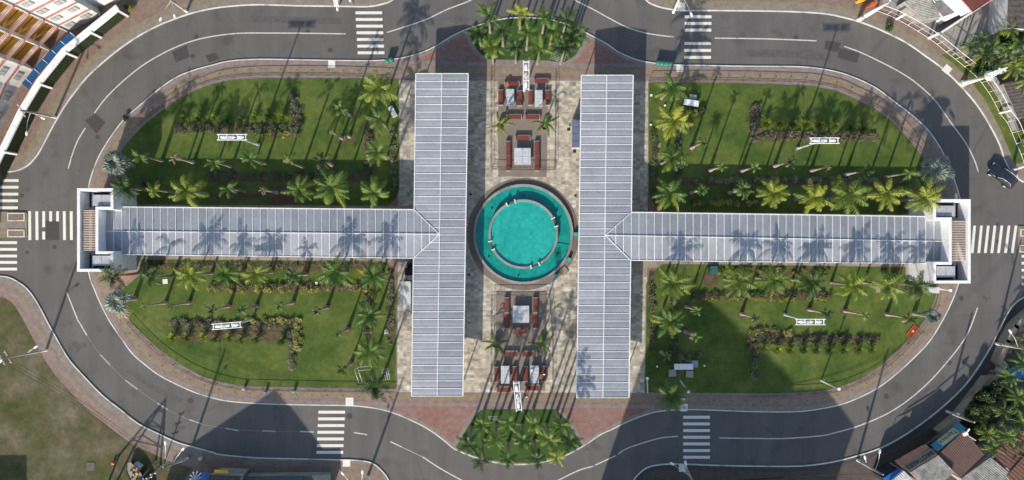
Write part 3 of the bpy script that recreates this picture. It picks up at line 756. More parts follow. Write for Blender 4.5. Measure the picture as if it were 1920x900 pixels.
# ================================================================== FOUNTAIN
fr = empty('fountain', G(CX, CY, 0), 0, 'round turquoise fountain with raised inner ring at the centre of the plaza', 'fountain')
px = 1/S
MB().lathe((0, 0, 0), [(93.5*px, .10), (93.5*px, .52), (89*px, .52), (89*px, .15)], 96, smooth=False).build('basin_wall', 'concrete', fr)
MB().lathe((0, 0, 0), [(0.01, .22), (89.2*px, .22)], 96, smooth=False).build('water', 'water', fr)
gaps = [20.6, 111.6, 199.8, 290.5]
ring_mb = MB()
for k in range(4):
    a0 = gaps[k]+7.4; a1 = gaps[(k+1) % 4]-7.4 + (360 if k == 3 else 0); n = 26; vs = []; fs = []
    for i in range(n+1):
        a = R(lerp(a0, a1, i/n))
        for r, z in ((64.5, .1), (64.5, .92), (60.5, .92), (60.5, .1)): vs.append((r*px*math.cos(a), r*px*math.sin(a), z))
    for i in range(n):
        for j in range(3): fs.append((4*i+j, 4*i+j+1, 4*i+j+5, 4*i+j+4))
    fs += [(0, 1, 2, 3), (4*n+3, 4*n+2, 4*n+1, 4*n)]
    ring_mb.add(vs, fs)
ring_mb.build('inner_ring_wall', 'concrete', fr)
wm = MB(); vs = [(60.8*px*math.cos(2*math.pi*i/96), 60.8*px*math.sin(2*math.pi*i/96), .70) for i in range(96)]
wm.add(vs, [tuple(range(96))]); wm.build('upper_water', 'water_in', fr)
for g_ in gaps:
    MB().box((62.4*px*math.cos(R(g_)), 62.4*px*math.sin(R(g_)), .42), (3.6*px, 15*px, .62), R(g_)).build('spillway', 'soil', fr)
    for s_ in (-1, 1):
        a = R(g_+s_*7.4); MB().box((62.8*px*math.cos(a), 62.8*px*math.sin(a), .55), (7*px, 2.2*px, 1.0), a).build('spillway_block', 'offwhite', fr)
for a, r in ((141, 76), (213, 77), (263, 78), (331, 74), (90, 73), (35, 76)):
    n_ = MB(); x, y = r*px*math.cos(R(a)), r*px*math.sin(R(a))
    n_.tube([(x, y, .15), (x+.05, y-.08, .42)], .045, 6); n_.box((x, y, .26), (.28, .18, .12), R(a)); n_.build('water_nozzle', 'dark_metal', fr)
MB().tube([(65*px*math.cos(R(-14)), 65*px*math.sin(R(-14)), .27), (88*px*math.cos(R(-13)), 88*px*math.sin(R(-13)), .27)], .03, 5).build('water_pipe', 'dark_metal', fr)

def simple(name, mb, mats, label, cat, group=None): return tag(mb.build(name, mats), label, cat, group)
def ladder_box(x, y, rz, label):
    r = empty('pump_box', G(x, y, z0+.02), R(rz), label, 'box', 'turquoise boxes beside the fountain')
    b_ = MB().box((0, 0, .25), (.5, .5, .5)); b_.build('cabinet', 'teal', r)
    MB().box((0, 0, .53), (.56, .56, .05)).build('lid', 'teal', r)
ladder_box(1078.5, 439.5, 0, 'turquoise box on the fountain apron beside the right canopy, uppermost of three')
ladder_box(1066, 486.5, -32, 'turquoise box on the fountain apron, middle one of three')
ladder_box(1041, 517, -32, 'turquoise box on the fountain apron beside the pale slab, lowest of three')
simple('concrete_slab', MB().box(G(1057, 508, .2), (1.1, 1.0, .12), R(40)), 'path', 'pale concrete slab lying on the fountain apron at lower right', 'slab')
for x, y, l in ((882.5,364.5,'upper left'),(1079,367,'upper right'),(879,515,'lower left')):
    simple('floor_drain', MB().box(G(x, y, z0+.03), (.32, .32, .03)), 'black', 'small square floor drain in the stone paving at %s of the fountain' % l, 'drain', 'floor drains around the fountain')

# ================================================================== PLAZA FURNITURE
def make_bench(L=2.05, Wd=0.62, seat='bench_red'):
    r = empty('park_bench', (0, 0, 0))
    sm = MB(); n = 5
    for i in range(n):
        y = lerp(-Wd/2+.06, Wd/2-.06, i/(n-1)); sm.box((0, y, .46), (L, Wd/n-.012, .05))
    sm.build('seat', seat, r)
    for s_ in (-1, 1): MB().box((s_*(L/2+.05), 0, .235), (.10, Wd+.08, .47)).build('end_support', 'concrete', r)
    MB().box((0, 0, .40), (L, .1, .06)).build('seat_frame', 'dark_metal', r)
    return r
bench0 = make_bench(); first = [True]
def bench(x, y, vert, label, sy=1.0):
    r = bench0 if first[0] else copy_tree(bench0); first[0] = False
    r.location = G(x, y, z0+.016); r.rotation_euler = (0, 0, math.pi/2 if vert else 0); r.scale = (sy, 1, 1)
    tag(r, label, 'bench', 'red slatted benches in the plaza')
B = [(960,158.5,0,'red bench in palm shade above the upper left plaza table'),(1015,153,0,'red bench above the upper right plaza table'),
 (939,184,1,'red bench at the left of the upper left plaza table'),(974.5,185.5,1,'red bench at the right of the upper left plaza table'),
 (994.5,184.5,1,'red bench at the left of the upper right plaza table'),(1026.5,184.5,1,'red bench at the right of the upper right plaza table'),
 (964,220.5,0,'red bench below the upper left plaza table'),(998,220.5,0,'red bench below the upper right plaza table'),
 (980,259.5,0,'red bench above the square table north of the fountain'),
 (953,279.5,1,'upper of two red benches left of the square table above the fountain'),(953,307,1,'lower of two red benches left of the square table above the fountain'),
 (1006.5,279.5,1,'upper of two red benches right of the square table above the fountain'),(1006.5,307,1,'lower of two red benches right of the square table above the fountain'),
 (950,571.5,1,'upper of two red benches left of the square table below the fountain'),(949.5,601,1,'lower of two red benches left of the square table below the fountain'),
 (1003.5,571.5,1,'upper of two red benches right of the square table below the fountain'),(1003,601,1,'lower of two red benches right of the square table below the fountain'),
 (976,620.5,0,'red bench below the square table south of the fountain'),
 (957.5,663,0,'red bench above the lower left plaza table'),(992.5,663,0,'red bench above the lower right plaza table'),
 (931,701,1,'red bench at the left of the lower left plaza table'),(965.5,700,1,'red bench at the right of the lower left plaza table'),
 (985,700,1,'red bench at the left of the lower right plaza table'),(1019.5,699.5,1,'red bench where the person in red sits, by the lower right table'),
 (998,726,0,'red bench below the lower right plaza table'),(945,729.5,0,'shaded red bench below the lower left plaza table')]
for x, y, v, l in B: bench(x, y, v, l)
def make_table(w, h, n, label, x, y):
    r = empty('plaza_table', G(x, y, z0+.016), 0, label, 'table', 'grey slab tables in the plaza')
    nx, ny = n
    t = MB()
    for i in range(nx):
        for j in range(ny):
            t.box(((i+.5)*w/nx-w/2, (j+.5)*h/ny-h/2, .70), (w/nx-.03, h/ny-.03, .08))
    t.build('tabletop', 'table_top', r)
    MB().box((0, 0, .33), (w*.8, h*.8, .66)).build('pedestal', 'concrete', r)
make_table(1.15, 2.5, (1, 2), 'long grey table at the top left of the plaza', 956.5, 185)
make_table(1.15, 2.5, (1, 2), 'long grey table at the top right of the plaza', 1009.5, 187)
make_table(2.4, 2.45, (2, 2), 'square grey four-slab table above the fountain', 979.5, 294.5)
make_table(2.4, 2.5, (2, 2), 'square grey four-slab table below the fountain', 976.5, 588)
make_table(1.25, 2.6, (1, 2), 'long grey table at the bottom left of the plaza', 947.5, 700.5)
make_table(1.25, 2.6, (1, 2), 'long grey table at the bottom right of the plaza', 1002, 700)
simple('round_tub', MB().lathe(G(951, 159.5, .62), [(.01, .0), (.26, .0), (.30, .22), (.24, .24), (.01, .2)], 16), 'tub', 'round orange tub standing on the shaded red bench', 'tub')

# ================================================================== RAILINGS
def railing(name, P, label, h=0.80, group='low railings round lawns and seating', mat='rail', rad=0.035, step=29, curve=True):
    P = catmull(P, False, 5) if curve else P
    r = empty(name, G(P[0][0], P[0][1], z0+.01), 0, label, 'railing', group)
    base = G(P[0][0], P[0][1], z0+.01)
    pts = [G(x, y, z0+.01)-base for x, y in P]
    MB().tube([p+Vector((0, 0, h)) for p in pts], rad, 5, smooth=False).build('top_rail', mat, r)
    MB().tube([p+Vector((0, 0, h*.3)) for p in pts], rad*.6, 5, smooth=False).build('lower_rail', mat, r)
    RS = resample(P, step)
    for x, y in RS:
        p = G(x, y, z0+.01)-base; MB().tube([p, p+Vector((0, 0, h))], rad*.9, 5, smooth=False).build('post', mat, r)
    wires = MB()
    for a, b_ in zip(RS, RS[1:]):
        p = G(*a, z0)-base; q_ = G(*b_, z0)-base
        wires.tube([p+Vector((0, 0, .02)), (p+q_)/2+Vector((0, 0, h*.29)), q_+Vector((0, 0, .02))], .012, 4, smooth=False)
    wires.build('brace_wire', mat, r)
railing('railing', [(262,235),(300,205),(333,183),(367,165),(400,153),(430,147),(480,143),(580,142),(673,144),(745,147)], 'low dark curved railing along the top edge of the upper left lawn')
railing('railing', [(1217,152),(1300,151),(1387,152),(1457,154),(1520,157),(1570,167),(1603,182),(1637,198),(1670,222),(1703,258),(1728,288)], 'low dark curved railing along the top edge of the upper right lawn')
railing('railing', [(244,604),(270,632),(297,658),(330,682),(365,702),(400,716),(447,727),(480,728.5),(580,731),(740,733)], 'low dark curved railing along the bottom edge of the lower left lawn')
railing('railing', [(1757,545),(1751,575),(1733,606),(1690,657),(1655,687),(1622,709),(1588,724),(1553,734),(1470,740),(1400,741)], 'low dark curved railing along the bottom edge of the lower right lawn')
railing('railing', [(921,128),(921,220),(921,318),(981,319),(1040,319),(1041,220),(1042,130)], 'dark railing round three sides of the upper seating area', curve=False, step=24)
railing('railing', [(921,733),(921,640),(922,552),(976,553),(1030,551),(1036,640),(1036,733)], 'dark railing round three sides of the lower seating area', curve=False, step=24)

# ================================================================== FLOODLIGHT MASTS
def floodlight(base, head, horiz, label, tilt=0.0):
    b_ = G(*base, z0); H = 9.6
    hd = W(*head, H); r = empty('floodlight_mast', b_, 0, label, 'floodlight', 'white floodlight masts')
    d = hd - b_; d.z = H
    MB().tube([(0, 0, 0), (0, 0, .25)], .3, 10).build('pole_base', 'concrete', r)
    top = Vector((0, 0, H-.1)); 
    MB().tube([(0, 0, 0.2), (d.x*.15, d.y*.15, H*.5), (d.x*.6, d.y*.6, H-.15)], [.15, .12, .09], 10).build('pole', 'pale_metal', r)
    fr_ = MB(); rot = Matrix.Rotation((0 if horiz else math.pi/2)+tilt, 3, 'Z'); c0 = Vector((d.x, d.y, H))
    def bx(x, y, z, sx_, sy_, sz): fr_.box(c0+rot @ Vector((x, y, z)), (sx_, sy_, sz), rot=rot)
    for s_ in (-1, 1): bx(0, s_*.36, 0, 4.0, .09, .12)
    for x in (-1.78, -.7, .7, 1.78): bx(x, 0, 0, .09, .8, .10)
    fr_.build('head_frame', 'lamp_white', r)
    for x in (-1.15, -.05, 1.1):
        l = MB(); l.ell(c0+rot @ Vector((x, .02, -.02)), (.5, .21, .14), 10, 6, rot=rot); l.build('lamp', 'lamp_white', r)
    l = MB(); l.box(c0+rot @ Vector((-.3, -.05, .1)), (.5, .4, .12), rot=rot); l.build('ballast_box', 'wall_grey', r)
floodlight((485,272), (436,257.5), True, 'white floodlight mast over the upper left lawn')
floodlight((475,598), (426,610.5), True, 'white floodlight mast over the lower left lawn', .08)
floodlight((1494,279), (1545,264), True, 'white floodlight mast over the upper right lawn')
floodlight((1470,590), (1518.5,603.5), True, 'white floodlight mast over the lower right lawn')
floodlight((983,172), (986.5,142), False, 'white floodlight mast between the two upper plaza tables')
floodlight((976,716), (970.5,743), False, 'white floodlight mast at the bottom of the plaza', .1)

# ================================================================== STREET LAMPS AND POLES
def street_lamp(base, top, H, heads, label, mat='concrete_pole', armz=0.0, rb=.2, white_foot=True, crossarm=None):
    b_ = G(*base, z0); r = empty('street_lamp', b_, 0, label, 'street lamp', 'street lamps along the outer kerb')
    t = W(*top, H)-b_; t.z = H
    if white_foot: MB().tube([(0, 0, 0), t*(2.0/H)], [rb*1.02, rb*1.0], 10).build('painted_foot', 'offwhite', r)
    MB().tube([t*(0.0 if not white_foot else 1.95/H), t], [rb, rb*.6], 10).build('pole', mat, r)
    for hx, hy, hz in heads:
        hp = W(hx, hy, hz)-b_; hp.z = hz; a = t*((hz-.4)/H)
        MB().tube([a, (a+hp)/2+Vector((0, 0, .25)), hp], [.05, .04, .035], 6).build('arm', 'pale_metal', r)
        dr = (hp-a); dr.z = 0; ang = math.atan2(dr.y, dr.x)
        MB().ell(hp, (.36, .17, .10), 10, 6, rot=Matrix.Rotation(ang, 3, 'Z')).build('lamp_head', 'lamp_white', r)
    if crossarm:
        for cz in crossarm:
            q_ = t*(cz/H); MB().box(q_, (.12, 2.0, .12), R(30)).build('crossarm', 'concrete_pole', r)
            for k in (-.8, 0, .8): MB().tube([q_+Matrix.Rotation(R(30), 3, 'Z')@Vector((0, k, .05)), q_+Matrix.Rotation(R(30), 3, 'Z')@Vector((0, k, .25))], .05, 6).build('insulator', 'lamp_white', r)
    return r
street_lamp((104.5,220), (40,207), 8.5, [(81.5,221.5,6.2),(51,250,6.6)], 'concrete lamp pole beside the white-topped wall, two lamp heads', crossarm=(8.3,))
street_lamp((351,22), (309,-8), 8.0, [(302,36,6.0),(328,30,5.6)], 'concrete lamp pole on the top left pavement near the kerb')
street_lamp((88,656), (2,672), 9.0, [(68.5,650,4.4),(3,676,8.6)], 'dark concrete lamp pole on the rough grass at far left', crossarm=(8.8, 7.6))
street_lamp((353,859), (306,876), 8.0, [(311,829.5,7.0),(344,841,5.6)], 'lamp pole at the lower left kerb with two long lamp arms')
street_lamp((690,893), (668,935), 8.0, [(643,887,6.2),(680,884,4.4)], 'lamp pole on the corner pavement right of the lower left crosswalk')
street_lamp((1607,862), (1655,890), 8.5, [(1621,857,3.2),(1649,846,6.4)], 'lamp pole at the bottom right kerb beside the brown shop awning')
street_lamp((1866,644), (1925,655), 8.0, [(1893,621,6.2)], 'pale lamp pole on the pavement outside the lower right palms')
street_lamp((1774,771), (1826,792), 7.5, [(1795,776,1.9)], 'pale lamp pole standing before the coping wall by the blue sign')
street_lamp((1896,319), (1958,300), 8.0, [(1925,340,6.0)], 'green-white lamp pole at the kerb behind the dark car', mat='pale_metal')
street_lamp((1262,24), (1285,-28), 8.5, [(1296,27,6.0)], 'white lamp pole beside the upper right crosswalk', mat='pale_metal')
street_lamp((634,12), (628,-26), 8.0, [(633,17,1.2)], 'thin pole with a round lamp at the upper left crosswalk', mat='pale_metal')
street_lamp((1283,872), (1300,905), 6.5, [(1260,869,4.4),(1285,867,2.4)], 'lamp pole at the foot of the lower right crosswalk')
# cctv pole on the lower right lawn, short garden lamps
def garden_lamp(base, top, H, label, mat='offwhite'):
    b_ = G(*base, z0+.04); r = empty('garden_lamp', b_, 0, label, 'lamp post', 'slim white posts on the lawns')
    t = W(*top, H)-b_; t.z = H
    MB().tube([(0, 0, 0), t], [.12, .09], 8).build('post', mat, r)
    MB().box(t+Vector((0, 0, .08)), (.34, .34, .16)).build('lamp_head', 'lamp_white', r)
garden_lamp((1538.5,713), (1571.5,729), 5.0, 'slim white post leaning over the lower edge of the lower right lawn')
garden_lamp((1754,541), (1780,544.5), 3.1, 'slim white post on the pavement below the right gatehouse')
garden_lamp((1275,713), (1290,734), 4.0, 'slim white post beside the lowest palm of the lower right lawn', 'wall_grey')
garden_lamp((1214,735), (1213,709), 3.0, 'short post with pale square head by the stone strip, lower right lawn', 'wall_grey')
r = empty('bus_stop_box', G(1744, 543, z0), 0, 'white square cabinet at the right edge of the lower right lawn', 'cabinet')
MB().box((0, 0, .6), (.95, .75, 1.2), R(-3)).build('cabinet', 'lamp_white', r); MB().box((0, 0, 1.23), (1.05, .85, .05), R(-3)).build('lid', 'wall_grey', r)
# big mast with dish and lattice at the right
b_ = G(1804.5, 157, z0); r = empty('lattice_mast', b_, 0, 'thick white mast with grey platform and lattice head by the upper right palms', 'mast')
H = 9.5; t = W(1853, 143, 6.0)-b_; t.z = 6.0
MB().tube([(0, 0, 0), (0, 0, .4)], .5, 12).build('foot', 'offwhite', r)
MB().tube([(0, 0, 0), t], [.36, .22], 12).build('pole', 'offwhite', r)
MB().lathe(t, [(.01, .0), (.72, .1), (.72, .2), (.01, .25)], 20).build('platform', 'pale_metal', r)
hd = W(1887, 127, 9.0)-b_; hd.z = 9.0; lt = MB(); dirv = (hd-t)
up = Vector((0, 0, 1)); sd = Vector((-dirv.y, dirv.x, 0)).normalized()
for s_ in (-.42, .42): lt.tube([t+sd*s_, hd+sd*s_*.2], .035, 6)
lt.tube([t+up*.5, hd+up*.1], .045, 6)
for k in range(9):
    p = t.lerp(hd, k/9); q_ = t.lerp(hd, (k+.6)/9); s_ = lerp(.42, .1, k/9)
    lt.tube([p+sd*s_, q_-sd*s_], .03, 4); lt.tube([p-sd*s_, q_+sd*s_], .03, 4)
lt.build('lattice_arm', 'lamp_white', r)
for k in range(7):
    p = t.lerp(hd, (k+.5)/8); MB().box(p+sd*(.3 if k % 2 else -.3), (.22, .12, .14), .4*k).build('antenna_box', 'lamp_white', r)

# small lawn things
for k, (x, y, s_, l) in enumerate(((311,527.5,.72,'pale square cover in the lower left lawn near the gatehouse palms'),(1645,544.5,.62,'tan square cover in the right part of the lower right lawn'),(725,622,.62,'pale square cover beside the brown bed strip, lower left lawn'),(1234.5,272.5,.6,'tan cover beside the planting strip of the upper right lawn'),(1220.5,179,.34,'tiny pale cover in the corner of the upper right lawn'),(594,531,.4,'small pale cover under the big palm of the lower left lawn'))):
    simple('access_cover', MB().box(G(x, y, .19), (s_, s_, .08), rnd.uniform(-.1, .1)), 'path' if k in (1, 3) else 'offwhite', l, 'cover', 'square access covers on the lawns')
for x, y, l in ((1231.5,686.5,'left of the white slab table'),(1319.5,685,'right of the white slab table'),(1246,198,'under the topmost palm of the upper right lawn'),(1219.5,234,'at the left edge of the upper right lawn')):
    simple('globe_light', MB().ell(G(x, y, .3), (.16, .16, .16)), 'lamp_white', 'white globe light in the grass ' + l, 'light', 'globe lights in the grass')
tr = empty('ground_hatch', G(1336, 506, .17), 0, 'dark green metal hatch over bare soil below the right walkway', 'hatch')
MB().box((0, 0, .12), (1.4, 1.2, .24)).build('curb', 'black', tr); MB().box((0, 0, .26), (1.34, 1.14, .05)).build('hatch_cover', plain('hatch_green', (.03, .10, .10), .5, .4), tr)
# picnic sets of slabs
def slab_set(x, y, rz, size, stools, label):
    r = empty('slab_table', G(x, y, .17), R(rz), label, 'table', 'white slab tables on the right lawns')
    MB().box((0, 0, .72), (size[0], size[1], .08)).build('tabletop', 'white', r)
    for s_ in (-1, 1): MB().box((s_*size[0]*.33, 0, .34), (.2, size[1]*.7, .68)).build('leg', 'concrete', r)
slab_set(1279, 685.5, 0, (2.75, .85), None, 'long white slab table on the lower right lawn between three square stools')
slab_set(1293, 195, -9, (2.2, .85), None, 'white slab table tilted near the top of the upper right lawn')
for x, y, rz, l in ((1259,698,2,'square grey stool at lower left of the long white slab table'),(1291,700,-3,'square grey stool at lower right of the long white slab table'),(1300,681,0,'grey stool tucked behind the right end of the long white slab table'),(1297,185.5,-9,'grey stool above the tilted white slab table')):
    r = empty('slab_stool', G(x, y, .17), R(rz), l, 'stool', 'square grey stools'); MB().box((0, 0, .42), (1.05, 1.0, .1)).build('seat', 'table_grey', r); MB().box((0, 0, .19), (.5, .5, .38)).build('base', 'concrete', r)
r = empty('lounge_seat', G(737, 210, .17), R(-62), 'tilted white and grey seat at the right edge of the upper left lawn', 'seat')
MB().box((-.42, 0, .35), (.72, .72, .12), rot=Matrix.Rotation(R(14), 3, 'Y')).build('backrest', 'wall_grey', r); MB().box((.42, 0, .28), (.8, .72, .1)).build('seat', 'box_grey', r); MB().box((.85, 0, .3), (.08, .74, .18)).build('end_rail', 'white', r)
for s_ in (-.5, .5): MB().box((s_, 0, .12), (.1, .6, .24)).build('leg', 'dark_metal', r)
# white tube frames on lawn (low rails)
def tube_rack(x, y, rz, w, l, n, label):
    r = empty('tube_rack', G(x, y, .17), R(rz), label, 'rack', 'white tube racks on the beds')
    for k in range(n):
        yy = lerp(-w/2, w/2, k/(n-1)); MB().tube([(-l/2, yy, 0), (-l/2, yy, .55), (l/2, yy, .55), (l/2, yy, 0)], .022, 6).build('rail', 'pale_metal', r)
    for s_ in (-1, 1): MB().tube([(s_*l/2, -w/2, .5), (s_*l/2, w/2, .5)], .02, 6).build('crossbar', 'pale_metal', r)
tube_rack(1046, 109, -18, 1.1, 2.1, 6, 'white tube rack at the lower right of the upper round palm bed')
tube_rack(928, 781.5, 0, .5, 1.7, 3, 'pale tube rack at the top of the lower round palm bed')
tube_rack(686, 689, 5, .5, 2.0, 2, 'white tube frame above the lowest palm of the lower left lawn')
tube_rack(674, 703, -72, .5, 2.2, 2, 'white tube frame left of the lowest palm of the lower left lawn')
tube_rack(725, 700, -80, .9, 1.6, 4, 'white tube frame right of the lowest palm of the lower left lawn')
# kiosks beside the canopies
r = empty('kiosk', G(765, 552, z0), 0, 'white roofed kiosk beside the left canopy below the walkway', 'kiosk')
MB().box((0, 0, 1.1), (1.3, 3.7, 2.2)).build('wall', 'wall_grey', r); MB().box((0.02, 0, 2.27), (1.5, 4.1, .12)).build('roof', 'white_roof', r)
simple('crate_pile', MB().box(G(768, 509, .7), (1.0, 1.0, 1.2)).box(G(770, 497, .5), (.8, .7, .8), .2), 'black', 'dark crates stacked above the white roofed kiosk', 'crate')
simple('supply_box', MB().box(G(770.5, 520, .55), (.6, .75, .8)), 'offwhite', 'small pale box between the dark crates and the white kiosk', 'box')
r = empty('vendor_stall', G(1078, 255, z0), 0, 'blue panelled vendor stall beside the right canopy', 'stall')
MB().box((0, 0, .9), (1.1, 3.8, 1.8)).build('counter', 'wall_grey', r)
for k in range(4): MB().box((0, (k-1.5)*1.0, 1.9), (1.25, .93, .07)).build('roof_panel', plain('stall_blue%d' % k, (.13, .15, .21), .3, .5), r)
for k, (x, y, z) in enumerate(((-.95, .9, 0), (-.1, -2.3, 0))):
    MB().box((x, y, z+.45), (.45, .45, .05)).build('stool_seat', 'black', r)
    MB().tube([(x, y, 0), (x, y, .43)], .05, 6).build('stool_leg', 'dark_metal', r)
# bins
def bin_(x, y, mat, label, s_=1.0, rz=0):
    r = empty('litter_bin', G(x, y, z0), rz, label, 'bin', 'litter bins by the kerbs and rails')
    MB().lathe((0, 0, 0), [(.01, .02), (.26*s_, .02), (.32*s_, .85*s_), (.01, .86*s_)], 14).build('drum', mat, r)
    MB().lathe((0, 0, 0), [(.35*s_, .85*s_), (.35*s_, .92*s_), (.2*s_, 1.0*s_), (.01, 1.02*s_)], 14).build('lid', mat, r)
bin_(728, 117, 'green_bin', 'round green bin at the kerb right of the upper left crosswalk')
bin_(735, 115, 'green_bin', 'green bin at the kerb nearest the top left canopy corner')
for k, x in enumerate((1232, 1239, 1247, 1255)): bin_(x, 121+k*.7, 'green_bin', ('leftmost', 'second from left', 'third from left', 'rightmost')[k] + ' of four green bins left of the upper right crosswalk')
bin_(460, 727, 'wall_grey', 'pale bin on the rail below the lower left lawn, leftmost of three', .7)
bin_(500, 733, 'sign_blue', 'blue bin in the gable shadow below the lower left lawn', .7)
bin_(553, 731.5, 'teal', 'teal bin on the rail below the lower left lawn, rightmost of three', .7)
# orange barrier
r = empty('barrier', G(1709.5, 620.5, .13), R(50), 'orange plastic barrier lying at the edge of the lower right lawn', 'barrier')
for y in (-.42, .42): MB().box((0, y, .12), (1.9, .1, .1)).build('rail', 'orange', r)
for k in range(10): MB().box((-.9+k*.2, 0, .12), (.07, .8, .06)).build('slat', 'orange', r)
MB().box((0, 0, .18), (.32, .32, .03)).build('plate', plain('pale_orange', (.75, .35, .25), .5, .3), r)
# ================================================================== PALMS
def frond(mb, az, e0, droop, L, lw, nl, mi=0, z0_=0.0, r0=.08, twist=0.0, rg=None, sag=.25):
    rg = rg or rnd
    n = 8; p = Vector((math.cos(az)*r0, math.sin(az)*r0, z0_)); pts = [p]; e = e0; azv = az
    for i in range(n):
        d = Vector((math.cos(azv)*math.cos(e), math.sin(azv)*math.cos(e), math.sin(e)))
        p = p + d*(L/n); pts.append(p); e -= droop/n*(0.6+0.8*i/n); azv += twist/n
    side = Vector((-math.sin(az), math.cos(az), 0))
    A = [q_-side*.03*(1-i/(n+1)) for i, q_ in enumerate(pts)]; B = [q_+side*.03*(1-i/(n+1)) for i, q_ in enumerate(pts)]
    mb.strip(A, B, None, mi)
    for k in range(nl):
        t = .10+.9*(k+.5)/nl; f = t*n; i = min(int(f), n-1); q_ = pts[i].lerp(pts[i+1], f-i); d = (pts[i+1]-pts[i]).normalized()
        l = lw*(math.sin(math.pi*min(1, t*.85+.12))**.6)*rg.uniform(.85, 1.1)
        for s_ in (-1, 1):
            dd = (side*s_*rg.uniform(.65, .95)+d*(.35+.45*t+rg.uniform(-.15, .2))+Vector((0, 0, -sag+rg.uniform(-.25, .2)))).normalized()
            w = d*rg.uniform(.028, .048)
            m_ = q_+dd*l*.55; tip = q_+dd*l+Vector((0, 0, -l*.22))
            mb.add([q_-w, q_+w, m_+w*.9, m_-w*.9, tip], [(0, 1, 2, 3), (3, 2, 4)], mi)
def feather_crown(seed, nf=13, L=2.5, lw=.62, nl=22, droop=1.5, lop=0, e_in=1.15, mi2=None, sag=.25):
    rg = random.Random(seed); mb = MB(); a0 = rg.uniform(0, 6.28)
    for k in range(nf):
        a = a0+k*2.39996+rg.uniform(-.38, .38); u = k/nf
        if lop and rg.random() < lop: continue
        e = lerp(e_in, -.15, u**1.1)+rg.uniform(-.12, .12)
        mi = 0
        if u > .72 and rg.random() < .5: mi = 1
        frond(mb, a, e, droop*rg.uniform(.75, 1.15), L*rg.uniform(.74, 1.12)*(.8+.2*min(1, u*3)), lw, nl, mi, .15*(1-u), .06, rg.uniform(-.6, .6), rg, sag)
    # crown shaft
    mb.tube([(0, 0, -.75), (0, 0, .15)], [.13, .07], 7, 0)
    return mb
def fan_crown(seed, n=13):
    rg = random.Random(seed); mb = MB(); a0 = rg.uniform(0, 6.28)
    for k in range(n):
        az = a0+k*2.39996+rg.uniform(-.5, .5); u = k/n; e = lerp(1.25, -.2, u)
        d = Vector((math.cos(az)*math.cos(e), math.sin(az)*math.cos(e), math.sin(e))); side = Vector((-math.sin(az), math.cos(az), 0))
        P_ = lerp(.35, 1.6, u)*rg.uniform(.7, 1.15); c0 = d*P_
        e2 = e-rg.uniform(.45, .8); d2 = Vector((math.cos(az)*math.cos(e2), math.sin(az)*math.cos(e2), math.sin(e2)))
        tl = rg.uniform(-.5, .5); sd2 = (side+Vector((0, 0, tl))).normalized(); upn = sd2.cross(d2).normalized()
        if upn.z < 0: upn = -upn
        mb.strip([-side*.035, c0-side*.025], [side*.035, c0+side*.025], None, 0)
        seg = 15; mi = 1 if (u > .8 and rg.random() < .4) else 0; rad = rg.uniform(1.1, 1.4)
        for j in range(seg):
            t = lerp(-1.75, 1.75, j/(seg-1)); r_ = rad*(1-.25*abs(t)/1.75)*rg.uniform(.85, 1.08)
            dr = (d2*math.cos(t)+sd2*math.sin(t)).normalized(); nx = dr.cross(upn).normalized()
            f_ = upn*(.09 if j % 2 else -.03)
            m_ = c0+dr*r_*.62; tip = c0+dr*r_-upn*(.20*r_)
            w = nx*(r_*.085)
            mb.add([c0, m_-w, m_+f_, m_+w, tip], [(0, 1, 2), (0, 2, 3), (1, 4, 2), (2, 4, 3)], mi)
    mb.tube([(0, 0, -.6), (0, 0, .2)], [.2, .1], 7, 0)
    return mb
def mesh_of(mb, name, mats):
    o = mb.build(name, mats); me = o.data; bpy.data.objects.remove(o); return me
CR = {
 'feather': [mesh_of(feather_crown(s, 16, 2.5, .74, 19, 1.45, sag=.5), 'crown_feather', ['leaf_green', 'leaf_yellow']) for s in (1, 2, 3, 4, 5)],
 'lop': [mesh_of(feather_crown(s, 12, 2.4, .66, 17, 1.8, .38, sag=.5), 'crown_lopsided', ['leaf_green', 'leaf_dead']) for s in (11, 12, 13)],
 'broad': [mesh_of(feather_crown(s, 12, 1.95, .55, 16, 1.4, .08, 1.2, sag=.3), 'crown_broad', ['leaf_green', 'leaf_yellow']) for s in (21, 22, 23, 24)],
 'small': [mesh_of(feather_crown(s, 9, 1.1, .30, 12, 1.9, .15, 1.2), 'crown_small', ['leaf_green', 'leaf_dead']) for s in (31, 32, 33)],
 'round': [mesh_of(feather_crown(s, 26, 1.45, .34, 16, 1.9, 0, 1.3), 'crown_round', ['leaf_green', 'leaf_green']) for s in (41,)],
 'dead': [mesh_of(feather_crown(s, 14, 1.15, .2, 10, 2.8, 0, .6, sag=.7), 'crown_dry', ['leaf_dead', 'leaf_dead']) for s in (51, 52)],
 'fan': [mesh_of(fan_crown(s), 'crown_fan', ['leaf_silver', 'leaf_dead']) for s in (61, 62, 63)],
 'arch': [mesh_of(feather_crown(s, 15, 2.7, .5, 20, 2.6, .1, 1.35, sag=.5), 'crown_arching', ['leaf_green', 'leaf_yellow']) for s in (71, 72, 73)],
 'pot': [mesh_of(feather_crown(s, 7, 2.1, .30, 26, 1.7, 0, .8), 'crown_sparse', ['leaf_green', 'leaf_yellow']) for s in (81, 82)],
}
BASER = {'feather': 30, 'lop': 27, 'broad': 22, 'small': 11, 'round': 18, 'dead': 12, 'fan': 33, 'arch': 27, 'pot': 24}
tm = MB(); tm.tube([(0, 0, 0), (0, 0, .06), (0, 0, .3), (0, 0, .6), (0, 0, 1)], [.26, .22, .17, .14, .11], 10); TRUNK = mesh_of(tm, 'palm_trunk', ['trunk'])
